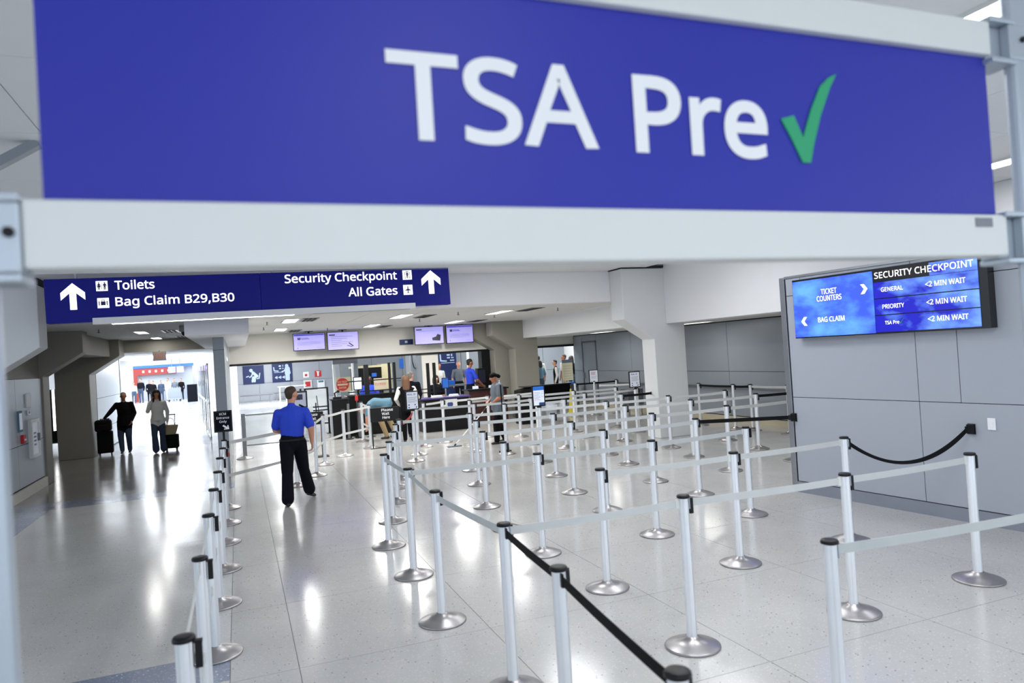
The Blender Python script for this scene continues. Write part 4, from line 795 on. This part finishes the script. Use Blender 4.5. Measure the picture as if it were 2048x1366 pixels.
MB().box(-.45, .45, 0, .12, .18, 1.74).build('panel', 'black_gloss', t, bevel=.01); MB().box(-.09, -.03, -.02, -.0005, .55, 1.73).build('light_edge', 'lamp_strip', t); MB().box(0, .12, -.012, -.0005, .2, 1.72).build('poster', 'pict_blue', t); MB().box(0.0, .10, -.016, -.0125, .25, .6).build('poster_art', 'check_green', t)
for s in (-.4, .4): MB().box(s-.03, s+.03, -.1, .22, 0, .04).build('foot', 'steel', t); MB().bar((s, .06, .04), (s, .06, .19), .03).build('leg', 'steel', t)
# ------------------------------------------------------------------ ceiling fittings
t = thing('exit_sign', 'small grey exit sign with red letters below corridor lintel', 'sign', (-1.95, 21.36, 2.36)); MB().box(-.16, .16, -.04, .03, 0, .25).build('housing', 'exit_grey', t, bevel=.006); text('EXIT', t, 'exit_red', -.10, .10, .06, .13, y=-.041, bold=0); MB().tube([(0, 0, .25), (0, 0, .27)], .02).build('mount', 'exit_grey', t)
t = thing('security_camera', 'dark dome security camera under the beam by the corridor', 'camera', (-0.95, 15.9, 2.95)); MB().box(-.11, .11, -.09, .09, -.12, -.001).build('housing', 'steel_dark', t, bevel=.01); MB().lathe([(.085, -.121), (.08, -.16), (.055, -.195), (.02, -.21)], 20).build('dome', 'black_gloss', t, smooth=True)
def vent(x, y, z, lab):
    t = thing('ceiling_vent', lab, 'vent', (x, y, z), 0, 'ceiling air vents'); MB().box(-.16, .16, -.5, .5, -.012, -.001).build('frame', 'steel_dark', t)
    for k in range(3): MB().box(-.12+.085*k, -.06+.085*k, -.46, .46, -.02, -.0125).build('slat', 'wall_gap', t)
for x, y, lab in ((1.45, 15.4, 'dark ceiling vent right of the nearer left checkpoint light'), (1.5, 20.2, 'dark ceiling vent above the left pair of screens'), (4.05, 15.9, 'dark ceiling vent right of the nearer middle light'), (3.9, 20.0, 'dark ceiling vent between the two screen pairs'), (6.25, 14.9, 'dark ceiling vent close to the large white column'), (6.4, 19.2, 'dark ceiling vent right of farther right light'), (-1.35, 17.6, 'dark ceiling vent beside corridor light'), (-1.3, 20.6, 'dark ceiling vent close to the exit sign')): vent(x, y, 2.95, lab)
for i, (x, y) in enumerate(((0.62, 15.7), (0.62, 17.8), (2.3, 19.6), (4.55, 14.9), (4.2, 17.0), (6.9, 14.8), (6.0, 16.6), (-2.5, 15.9))):
    t = thing('sprinkler', 'small dark sprinkler head hanging from the low ceiling', 'sprinkler', (x, y, 2.95), 0, 'ceiling sprinklers'); MB().tube([(0, 0, -.001), (0, 0, -.06)], .012, 8).build('stem', 'steel_dark', t); MB().lathe([(.03, -.068), (.03, -.062)], 12).build('deflector', 'black_plastic', t)
# suspended slanted duct brace high on the left of the hall
t = thing('ceiling_brace', 'slanted grey brace under the hall ceiling at upper left', 'brace', (-1.55, 5.6, 0)); MB().bar((-.75, .0, 2.9), (.35, .1, 3.655), .09, .06).build('strut', 'grey_laminate', t); MB().bar((-.95, .0, 2.85), (-.72, .05, 3.655), .06).build('hanger', 'steel', t)

# ------------------------------------------------------------------ hanging screens
def screen(x0, x1, z0, z1, label, kind):
    t = thing('hanging_screen', label, 'screen', ((x0+x1)/2, 20.9, z0), 0, 'screens above the checkpoint'); w, h = (x1-x0)/2, z1-z0
    MB().box(-w, w, 0, .07, 0, h).build('housing', 'black_gloss', t, bevel=.006); MB().box(-w+.018, w-.018, -.004, -.0005, .022, h-.018).build('display', 'screen_lilac', t)
    MB().tube([(0, .05, h-.05), (0, .05, 2.95-z0)], .025).build('mount', 'black_plastic', t); MB().box(-.12, .12, -0.0, .1, 2.935-z0, 2.95-z0-.0005).build('mount_plate', 'black_plastic', t)
    y = -.0045
    def r(a, b, c, d, mt): MB().box(a*w, b*w, y-.001, y, c*h, d*h).build('print_block', mt, t)
    if kind == 'medical':
        r(-.93, .93, .86, .95, 'screen_violet'); r(-.86, -.3, .885, .92, 'sign_white'); r(-.72, -.54, .64, .76, 'screen_ink'); r(-.68, -.58, .68, .76, 'screen_lilac'); r(-.5, -.05, .71, .74, 'screen_violet'); r(-.5, .02, .655, .685, 'screen_violet')
        for k in range(4): r(-.74, .72-.5*(k == 3), .48-.055*k, .495-.055*k, 'ink_grey')
        r(-.76, -.70, .13, .18, 'screen_violet'); r(.45, .8, .14, .155, 'ink_grey')
    if kind in ('tray', 'cart'):
        r(-.88, -.50, .80, .86, 'screen_ink')
        if kind == 'tray':
            for k in range(6): r(-.76, .62-.35*(k % 3), .72-.10*k, .745-.10*k, 'ink_grey')
            b = MB(); b.stroke([(.25*w, .24*h), (.55*w, .16*h)], .02, .002); b.stroke([(.38*w, .36*h), (.62*w, .2*h)], .035, .002); b.build('print_block', 'screen_ink', t, loc=(0, y, 0))
        else:
            r(-.72, .3, .74, .755, 'ink_grey'); b = MB(); b.prism([(.2*w, .22*h), (.72*w, .18*h), (.78*w, .5*h), (.55*w, .56*h), (.45*w, .42*h), (.18*w, .36*h)], -.002, 0); b.build('print_block', 'screen_ink', t, loc=(0, y, 0))
screen(1.49, 2.37, 2.40, 2.89, 'leftmost hanging lilac screen with violet title band', 'medical'); screen(2.43, 3.32, 2.36, 2.895, 'hanging lilac screen with text list, second from left', 'tray')
screen(4.98, 5.89, 2.38, 2.925, 'hanging lilac screen showing a black bag picture', 'cart'); screen(5.96, 6.83, 2.37, 2.935, 'rightmost hanging lilac screen with violet title band', 'medical')
t = thing('wall_sign', 'small dark blue sign partly hidden behind the black bag screen', 'sign', (4.78, 21.38, 2.42)); MB().box(-.16, .25, -.02, 0, 0, .16).build('plate', 'pict_blue', t); MB().box(.0, .08, -.024, -.0205, .05, .12).build('mark', 'pict_white', t)

# ------------------------------------------------------------------ checkpoint furniture
def shield(t, x, y, z0, z1, w=.10): return MB().box(x-w/2, x+w/2, y-.02, y+.02, z0, z1).build('shield_post', 'black_plastic', t)
t = thing('podium', 'small black podium with camera left of the seated officer', 'podium', (2.45, 19.35, 0))
MB().box(-.2, .23, -.2, .2, .03, 1.02).build('body', 'black_wood', t, bevel=.006); MB().box(-.24, .27, -.24, .24, 1.021, 1.05).build('top', 'black_gloss', t, bevel=.004); MB().box(-.25, -.205, -.21, -.17, 0, 1.05).build('edge_trim', 'steel', t)
MB().box(-.2, .26, -.24, .2, 0, .0295).build('foot', 'black_plastic', t)
o = thing('document_camera', 'black camera device on the small podium', 'camera', (2.40, 19.3, 1.05)); MB().box(-.1, .12, -.06, .06, 0, .05).build('base', 'black_plastic', o, bevel=.01); MB().tube([(-.04, 0, .05), (-.05, 0, .15), (.02, -.02, .19)], .02, 8).build('arm', 'black_plastic', o); MB().lathe([(.03, .16), (.04, .2), (.03, .23)], 14, (.04, -.03, 0)).build('lens', 'black_gloss', o)
t = thing('podium', 'wide black officer podium with shield posts and red tag', 'podium', (3.35, 19.75, 0))
MB().box(-.62, .85, -.3, .25, 0, 1.06).build('body', 'black_wood', t, bevel=.006); MB().box(-.66, .89, -.34, .28, 1.061, 1.10).build('worktop', 'black_gloss', t, bevel=.004)
shield(t, -.08, -.1, 1.10, 1.9, .13)
for x in (.56, .70): shield(t, x, -.1, 1.10, 1.92, .075)
for z in (1.16, 1.45): MB().box(-.6, .88, -.11, -.09, z, z+.03).build('shield_rail', 'black_plastic', t)
o = thing('monitor', 'monitor seen from its bright side on the wide podium', 'monitor', (3.05, 19.8, 1.10)); MB().box(-.12, .12, -.02, .02, .12, .48).build('housing', 'black_plastic', o); MB().box(-.10, .10, -.026, -.0205, .14, .46).build('display', 'paper', o); MB().box(-.03, .03, -.02, .03, 0, .12).build('stand', 'black_plastic', o)
o = thing('closed_sign', 'grey sign reading CLOSED beside the seated officer', 'sign', (3.72, 19.95, 1.10)); MB().box(-.20, .16, 0, .02, .08, .40).build('board', 'ochre', o); text('CLOSED', o, 'ink_red', -.17, .13, .20, .06, y=-.001, bold=.04); MB().box(-.05, .05, -.05, .08, 0, .08).build('stand', 'black_plastic', o)
o = thing('lanyard_tag', 'red tag hanging on a thin pole by the podium', 'tag', (2.90, 19.2, 0)); MB().tube([(0, 0, .03), (0, 0, 1.22)], .008, 6).build('pole', 'steel', o); MB().box(-.04, .04, -.02, .01, .96, 1.10).build('tag', 'red', o, bevel=.01); MB().lathe([(.12, 0), (.12, .012), (.02, .03)], 20).build('base', 'black_plastic', o)
for x, wd in ((2.55, 'left'), (2.85, 'middle'), (3.15, 'right')):
    o = thing('folded_post', wd+' dark grey post standing among the podium clutter', 'post', (x+.05, 18.85+.1*(x > 2.7), 0), 0, 'dark posts by the podium'); MB().bar((0, 0, .01), (.02, 0, .92), .06).build('post', 'steel_dark', o); MB().lathe([(.13, 0), (.13, .008), (.03, .02)], 20).build('base', 'black_plastic', o)
t = thing('podium', 'black podium with tablet and papers behind the queue belts', 'podium', (5.15, 18.75, 0))
MB().box(-.62, .66, -.25, .35, 0, .86).build('body', 'black_wood', t, bevel=.006); MB().box(-.66, .70, -.3, .4, .861, .90).build('worktop', 'purple', t, bevel=.004); MB().box(-.15, .32, -.256, -.2505, .58, .84).build('front_panel', 'frame_white', t); MB().lathe([(.08, 0), (.08, .004)], 24).build('seal', 'ink_blue', t, loc=(.12, -.2565, .70)).rotation_euler.x = R(90)
for x in (-.30, -.12): shield(t, x, .3, .90, 1.84, .085)
for z in (1.02, 1.12): MB().box(-.55, .1, .29, .31, z, z+.025).build('shield_rail', 'black_plastic', t)
o = thing('tablet', 'upright blue tablet on the podium behind the queue', 'tablet', (5.20, 18.6, .90)); MB().box(-.095, .095, 0, .02, .23, .52).build('housing', 'black_plastic', o, bevel=.006); MB().box(-.08, .08, -.004, -.0005, .25, .50).build('display', 'screen_blue', o); MB().bar((0, .02, 0), (0, .02, .3), .03).build('stand', 'steel', o); MB().box(-.08, .08, -.04, .1, 0, .01).build('foot', 'steel', o)
for i, (x, w_) in enumerate(((4.95, .3), (5.42, .26))):
    o = thing('paper_tray', ('left' if i == 0 else 'right')+' white paper tray on the tablet podium', 'tray', (x, 18.62, .90)); MB().box(-w_/2, w_/2, -.1, .1, 0, .025).build('tray', 'frame_white', o); MB().box(-w_/2+.02, w_/2-.02, -.08, .08, .0255, .06).build('papers', 'paper', o)
t = thing('counter', 'dark red-brown wooden counter in front of bearded officer', 'counter', (6.75, 20.0, 0)); MB().box(-.55, .62, -.3, .2, .03, .94).build('body', 'wood_red', t, bevel=.006); MB().box(-.6, .67, -.34, .25, .941, .98).build('worktop', 'black_wood', t, bevel=.005); MB().box(-.5, .58, -.26, .18, 0, .0295).build('plinth', 'black_plastic', t)
for s in (-1, 0, 1): MB().box(.03+s*.37-.16, .03+s*.37+.16, -.308, -.3005, .12, .86).build('front_panel', 'wood_red', t)
for x, lb, mt, hh in ((6.45, 'white name card on the dark wooden counter', 'paper', .09), (6.95, 'second white card on the wooden counter', 'paper', .08), (7.2, 'clear bottle on the dark wooden counter', 'glass_dim', .2)):
    o = thing('name_card' if hh < .1 else 'bottle', lb, 'card' if hh < .1 else 'bottle', (x, 19.85, .98)); 
    if hh < .1: MB().prism([(-.09, 0), (.09, 0), (.085, hh), (-.085, hh)], -.01, .01).build('card', mt, o); MB().box(-.095, .095, -.03, .03, 0.0, .006).build('foot', 'black_plastic', o)
    else: MB().lathe([(.03, 0), (.032, .01), (.032, .13), (.014, .165), (.014, .19)], 14).build('body', mt, o, smooth=True); MB().lathe([(.016, .191), (.016, .21)], 12).build('cap', 'sign_white', o)
t = thing('podium', 'black slanted desk beside the beige column behind the cleaner', 'desk', (7.35, 18.3, 0)); MB().prism([(-.2, 0), (.25, 0), (.25, .98), (.2, 1.0), (-.2, .92)], -.25, .25).build('body', 'black_wood', t, bevel=.006); MB().box(-.05, .3, -.27, .27, 1.001, 1.02).build('top', 'black_gloss', t)
t = thing('xray_monitor', 'tall black equipment tower beside the officer at the counter', 'equipment', (7.08, 21.22, 0)); MB().box(-.12, .14, -.13, .13, 0, 1.55).build('tower', 'black_wood', t, bevel=.01); MB().box(-.1, .12, -.14, -.1305, 1.1, 1.5).build('display', 'screen_ink', t)
# black gate frame and monitor on stand behind the officer
t = thing('gate_frame', 'black metal swing gate frame right of the walking officer', 'gate', (2.0, 21.0, 0))
for x in (-.38, -.26, .36): MB().bar((x, 0, .01), (x, 0, 1.33), .05).build('gate_post', 'black_plastic', t)
for z in (.30, .68, .78, 1.31): MB().bar((-.26, 0, z), (.36, 0, z), .035).build('gate_rail', 'black_plastic', t)
MB().bar((.02, 0, .3), (.02, 0, .9), .03).build('gate_bar', 'black_plastic', t); MB().bar((.12, 0, .3), (.05, 0, 1.1), .02).build('gate_bar', 'black_plastic', t); MB().box(-.24, .34, -.004, .004, .8, 1.28).build('gate_panel', 'glass_dim', t)
for x in (-.32, .36): MB().box(x-.08, x+.08, -.15, .15, 0, .01).build('foot', 'black_plastic', t)
t = thing('monitor', 'black framed monitor on a stand just beyond the walking officer', 'monitor', (1.42, 19.4, 0)); MB().box(-.26, .24, 0, .05, .88, 1.32).build('housing', 'black_plastic', t, bevel=.01); MB().box(-.22, .20, -.006, -.0005, .92, 1.28).build('display', 'ink_grey', t); MB().box(-.05, .12, -.008, -.0065, 1.1, 1.24).build('picture', 'screen_ink', t)
MB().bar((0, .03, .01), (0, .03, .9), .05).build('stand', 'steel_dark', t); MB().box(-.2, .2, -.15, .2, 0, .015).build('foot', 'steel_dark', t)
t = thing('bin_stack', 'stack of pale blue trays beside the gate frame', 'trays', (1.68, 20.3, 0)); 
for k in range(9): MB().box(-.15, .17, -.22, .22, .10*k, .10*k+.094).build('tray', 'teal_cloth' if False else 'glass_dim', t)
# walk-through detector and stop sign
t = thing('metal_detector', 'grey walk-through metal detector frame beyond the podium', 'metal detector', (3.28, 23.6, 0))
for x in (-.36, .30): MB().box(x-.06, x+(.02 if x < 0 else .08), -.09, .09, 0, 1.95).build('side_panel', 'frame_white' if x < 0 else 'grey_laminate', t, bevel=.01)
MB().box(-.42, .38, -.1, .1, 1.951, 2.13).build('header', 'steel_dark', t, bevel=.01)
t = thing('stop_sign', 'round red DO NOT ENTER sign on a beige board', 'sign', (3.28, 24.6, 0)); MB().box(-.26, .28, 0, .03, 1.0, 1.50).build('board', 'beige_panel', t); MB().disc(0, 1.25, .215, .006, 32).build('disc', 'red', t); MB().rect(-.17, .17, 1.22, 1.28, .009).build('bar', 'beige_panel', t); text('DO NOT', t, 'beige_panel', -.17, .17, 1.31, .065, y=-.0065, bold=.04); text('ENTER', t, 'beige_panel', -.12, .12, 1.11, .065, y=-.0065, bold=.04)
for x in (-.2, .2): MB().bar((x, .015, 0), (x, .015, 1.0), .03).build('leg', 'steel', t)
# scanner room clutter
def simple(name, label, cat, x, y, parts):
    t = thing(name, label, cat, (x, y, 0))
    for nm, bx, mt in parts: MB().box(*bx).build(nm, mt, t, bevel=.008)
    return t
simple('xray_machine', 'x-ray baggage machine with dark tunnel and screen behind seated officer', 'x-ray machine', 4.5, 25.6, [('body', (-.75, .35, 0, .9, 0, .95), 'frame_white'), ('tunnel', (-.68, .28, .02, .88, .951, 1.75), 'black_wood'), ('hood', (-.72, .32, 0, .9, 1.751, 1.82), 'beige_panel'), ('side_panel', (.33, .70, .1, .9, .951, 1.85), 'beige_panel'), ('display', (-.05, .12, -.05, -.001, 1.42, 1.55), 'screen_blue')])
simple('white_kiosk', 'white standing panel beside the x-ray machine', 'panel', 3.72, 24.9, [('panel', (-.06, .1, 0, .1, 0, 2.3), 'sign_white'), ('base', (-.15, .2, -.05, .2, 0, .03), 'steel')])
simple('wall_poster', 'blue poster on the grey wall behind the podiums', 'poster', 5.95, 27.47, [('sheet', (-.07, .09, 0, .025, 1.62, 2.0), 'screen_blue')])
simple('scanner_cabinet', 'tall pale grey body scanner cabinet with hanging cable', 'scanner', 5.85, 24.3, [('cabinet', (-.3, .12, 0, .6, 0, 2.35), 'wall_laminate'), ('door_panel', (-.26, .08, -.012, -.001, .1, 2.2), 'grey_laminate')])
t = thing('cable', 'black cable loop hanging on the pale scanner cabinet', 'cable', (5.76, 24.27, 0)); MB().tube([(-.12, 0, 2.3), (-.11, 0, 1.9), (-.06, 0, 1.68), (0.0, 0, 1.62), (.07, 0, 1.7), (.11, 0, 1.95), (.11, 0, 2.3)], .014, 6).build('loop', 'black_plastic', t)
simple('banner', 'narrow dark blue banner right of the beige pier', 'banner', 6.72, 26.6, [('panel', (-.16, .12, 0, .03, .3, 2.4), 'pict_blue'), ('foot', (-.2, .16, -.15, .2, 0, .3), 'steel')])
t = simple('banner', 'dark blue banner with white laptop pictogram behind travellers', 'banner', 7.55, 26.5, [('panel', (-.36, .36, 0, .03, .3, 2.5), 'pict_blue'), ('foot', (-.3, .3, -.15, .2, 0, .3), 'steel')])
b = MB(); b.stroke([(-.28, 2.05), (-.27, 1.82), (-.05, 1.80)], .05); b.rect(-.02, .1, 2.0, 2.06); b.rect(.15, .2, 1.98, 2.07); b.rect(-.02, .1, 1.9, 1.95); b.rect(.15, .25, 1.9, 1.94); b.rect(-.26, .28, 1.72, 1.74); b.rect(.1, .27, 1.80, 1.84); b.build('pictogram', 'pict_white', t, loc=(0, -.0005, 0))
simple('scan_table', 'metal table with blue trays in front of the banners', 'table', 6.9, 23.6, [('worktop', (-.5, .6, -.2, .3, .95, 1.0), 'steel'), ('tray', (-.4, .0, -.15, .2, 1.001, 1.15), 'screen_blue'), ('leg', (-.48, -.43, -.15, -.1, 0, .949), 'steel'), ('leg', (.5, .55, -.15, -.1, 0, .949), 'steel'), ('leg', (-.48, -.43, .2, .25, 0, .949), 'steel'), ('leg', (.5, .55, .2, .25, 0, .949), 'steel')])
simple('room_divider', 'pale glass divider with dark frame behind the bearded officer', 'divider', 8.3, 25.8, [('pane', (-.35, .3, 0, .03, .1, 2.4), 'grey_laminate'), ('frame', (.301, .4, -.03, .06, 0, 2.45), 'black_plastic'), ('light_strip', (-.2, -.1, -.01, -.001, 1.2, 2.3), 'sign_white')])
simple('document_board', 'pale notice board with printed grid in the right opening', 'notice board', 11.05, 23.2, [('sheet', (-.2, .22, 0, .02, .85, 1.60), 'beige_panel'), ('header', (-.2, .22, -.004, -.0005, 1.48, 1.6), 'grey_cloth'), ('leg', (-.2, -.17, .021, .04, 0, 1.6), 'steel'), ('leg', (.19, .22, .021, .04, 0, 1.6), 'steel')] + [('print_line', (-.15, .17, -.004, -.0005, .9+.09*k, .93+.09*k), 'ochre') for k in range(6)])
simple('grey_bin', 'grey bin with blue items in the right opening', 'bin', 10.65, 22.0, [('body', (-.25, .12, -.2, .2, .0, .78), 'grey_cloth'), ('items', (-.22, -.02, -.15, .1, .781, .85), 'screen_blue')])
simple('black_screen', 'low black curtain barrier below travellers in right opening', 'barrier', 9.75, 21.6, [('curtain', (-.55, .6, 0, .04, .25, .80), 'black_cloth'), ('rail', (-.6, .65, -.01, .05, .801, .85), 'black_plastic'), ('leg', (-.57, -.53, 0, .04, 0, .249), 'steel'), ('leg', (.58, .62, 0, .04, 0, .249), 'steel')])
t = thing('floor_cone', 'yellow wet floor cone behind the queue belts', 'cone', (9.55, 19.9, 0)); MB().lathe([(.15, 0), (.15, .02), (.11, .03), (.03, .72), (.02, .75)], 20).build('cone', 'yellow', t, smooth=True); MB().lathe([(.075, .34), (.068, .40)], 20).build('band', 'frame_white', t)
simple('dark_counter', 'grey equipment case by the grey door behind belts', 'case', 10.35, 17.6, [('body', (-.25, .25, -.2, .2, .3, .75), 'steel_dark'), ('leg', (-.22, -.18, -.16, -.12, 0, .299), 'steel'), ('leg', (.18, .22, -.16, -.12, 0, .299), 'steel'), ('leg', (-.22, -.18, .12, .16, 0, .299), 'steel'), ('leg', (.18, .22, .12, .16, 0, .299), 'steel')])

# ------------------------------------------------------------------ back room signs and benches
def pict(label, x0, x1, z0, z1, kind):
    t = thing('pictogram_sign', label, 'sign', ((x0+x1)/2, 44.97, z0)); w, h = (x1-x0)/2, z1-z0; MB().box(-w, w, 0, .025, 0, h).build('panel', 'pict_blue', t)
    P = lambda x, z: (x*w, z*h); L0 = (0, -.0005, 0); b = MB(); c = MB()
    if kind == 'sit':
        b.disc(*P(-.22, .74), .10); b.stroke([P(-.05, .62), P(.32, .42)], .16); b.stroke([P(-.05, .60), P(-.22, .42), P(-.38, .38)], .07); b.stroke([P(.3, .40), P(-.05, .36), P(-.12, .14)], .12); b.stroke([P(.3, .40), P(.1, .34), P(.08, .14)], .12)
        c.stroke([P(.3, .28), P(.52, .30), P(.60, .56)], .06); MB().stroke([P(-.68, .40), P(-.48, .44)], .06).build('shoe_symbol', 'pict_white', t, loc=L0); c.build('chair_symbol', 'pict_white', t, loc=L0)
    else:
        MB().disc(*P(.46, .86), .10).build('head_symbol', 'pict_white', t, loc=L0); b.stroke([P(.5, .70), P(.5, .45)], .30); b.stroke([P(.4, .45), P(.4, .12)], .13); b.stroke([P(.6, .45), P(.6, .12)], .13); b.stroke([P(.35, .70), P(.2, .60), P(-.02, .56)], .07); b.stroke([P(.68, .70), P(.76, .45)], .07)
        MB().stroke([P(-.8, .53), P(.1, .53)], .03).build('tray_symbol', 'pict_white', t, loc=L0); MB().stroke([P(-.82, .80), P(-.78, .62), P(-.4, .60)], .06).build('laptop_symbol', 'pict_white', t, loc=L0)
        for x0_, x1_, z0_, z1_ in ((-.32, -.1, .82, .9), (.05, .12, .82, .92), (-.28, -.1, .70, .76), (.03, .14, .70, .76)): MB().rect(x0_*w, x1_*w, z0_*h, z1_*h).build('item_symbol', 'pict_white', t, loc=L0)
        for k in range(3): MB().stroke([P(-.52+.36*k, .32), P(-.72+.36*k, .26), P(-.52+.36*k, .20)], .04).stroke([P(-.72+.36*k, .26), P(-.46+.36*k, .26)], .04).build('arrow', 'pict_white', t, loc=L0)
    b.build('person_symbol', 'pict_white', t, loc=L0); return t
pict('blue pictogram sign of seated person removing shoes in back room', .26, 1.44, 1.03, 2.13, 'sit'); pict('blue pictogram sign of standing person at laptop tray in back room', 1.90, 3.07, 1.03, 2.16, 'lap')
def bench(x, y, L, lab):
    t = thing('bench', lab, 'bench', (x, y, 0), 0, 'benches in the back room'); MB().box(0, L, -.2, .2, .40, .46).build('seat', 'steel_dark', t, bevel=.01)
    for a in (.12, L-.18): MB().box(a, a+.06, -.18, .18, 0, .399).build('leg', 'steel', t)
bench(0.05, 43.3, 1.75, 'left dark metal bench below the seated pictogram'); bench(1.9, 44.3, 1.9, 'right dark metal bench below the laptop pictogram')
t = thing('table', 'tall white metal table frame in the back room', 'table', (2.4, 42.5, 0)); MB().box(-.35, 1.2, -.3, .3, .80, .84).build('worktop', 'frame_white', t)
for x in (-.25, .1): 
    for y in (-.25, .25): MB().bar((x, y, 0), (x, y, .8), .05).build('leg', 'frame_white', t)
for y in (-.25, .25): MB().bar((1.1, y, 0), (1.1, y, .8), .05).build('leg', 'frame_white', t)
simple('aed_sign', 'white sign with red heart on the back room wall', 'sign', 3.85, 44.97, [('plate', (-.17, .17, 0, .02, 1.20, 1.55), 'sign_white'), ('heart', (-.07, .07, -.004, -.0005, 1.28, 1.42), 'red')])
simple('extinguisher_sign', 'red sign with white extinguisher symbol on back room wall', 'sign', 4.56, 44.97, [('plate', (-.19, .19, 0, .02, 1.2, 1.58), 'red'), ('symbol', (-.05, .05, -.004, -.0005, 1.25, 1.5), 'sign_white'), ('symbol_arm', (-.10, .10, -.004, -.0005, 1.501, 1.54), 'sign_white')])
simple('aed_cabinet', 'white cabinet holding a red case under the heart sign', 'cabinet', 3.92, 44.9, [('box', (-.25, .25, 0, .07, .55, 1.05), 'frame_white'), ('case', (-.15, .15, -.02, -.0005, .65, .95), 'red')])
simple('hand_dispenser', 'white wall dispenser under the extinguisher sign', 'dispenser', 4.7, 44.9, [('box', (-.22, .22, 0, .07, .4, 1.0), 'sign_white'), ('window', (-.15, .15, -.01, -.0005, .85, .97), 'teal_cloth')])

# ------------------------------------------------------------------ far concourse
t = thing('shop_front', 'red banner shopfront glowing in the far bright concourse', 'shopfront', (-5.4, 58.6, 0)); MB().box(-1.5, 1.1, 0, .3, 1.95, 2.45).build('banner', 'red_dull', t); MB().box(-1.75, -1.5, 0, .3, 0, 2.45).build('pillar', 'red_dull', t); MB().box(-1.5, 2.2, .4, .5, 0, 2.45).build('back_panel', 'wall_laminate', t); MB().box(-1.75, 2.3, -.05, .35, 2.451, 2.65).build('canopy', 'screen_blue', t)
for k in range(5): MB().box(-1.15+.42*k, -1.02+.42*k, -.01, -.0005, 2.12, 2.28).build('letter_block', 'sign_white', t)
MB().box(.3, 2.3, -.4, 0, .0, .9).build('counter', 'ink_grey', t)
for i, x in enumerate((-4.55, -4.0)):
    o = thing('wall_screen', ('left' if i == 0 else 'right')+' purple screen hanging in the far concourse', 'screen', (x, 58.3, 2.0)); MB().box(-.24, .24, 0, .08, 0, .45).build('display', 'screen_lilac', o); MB().bar((0, .04, .45), (0, .04, 3.19), .04).build('hanger', 'steel_dark', o)
t = thing('baggage_cart', 'grey luggage cart pushed in the far concourse', 'cart', (-4.2, 54.8, 0)); MB().box(-.4, .4, -.3, .3, .15, .2).build('deck', 'steel', t); MB().box(-.4, .4, .25, .3, .201, .95).build('back', 'grey_laminate', t)
for x in (-.35, .35):
    for y in (-.25, .25): MB().tube([(x-.03, y, .075), (x+.03, y, .075)], .075, 12).build('wheel', 'black_plastic', t)
simple('concourse_bin', 'dark bin standing right in the far concourse', 'bin', -2.9, 52.0, [('body', (-.3, .3, -.3, .3, 0, 1.15), 'navy')])

for x, y, lb in ((3.46, 20.50, 'black stool under the seated officer'), (5.28, 19.98, 'black stool under person behind the tablet kiosk')):
    t = thing('stool', lb, 'stool', (x, y, 0)); MB().lathe([(.17, .52), (.18, .54), (.18, .56), (.16, .575)], 24).build('seat', 'black_plastic', t, smooth=True); MB().tube([(0, 0, .03), (0, 0, .52)], .03).build('column', 'steel', t); MB().lathe([(.22, 0), (.22, .012), (.03, .04)], 24).build('base', 'steel_dark', t, smooth=True)
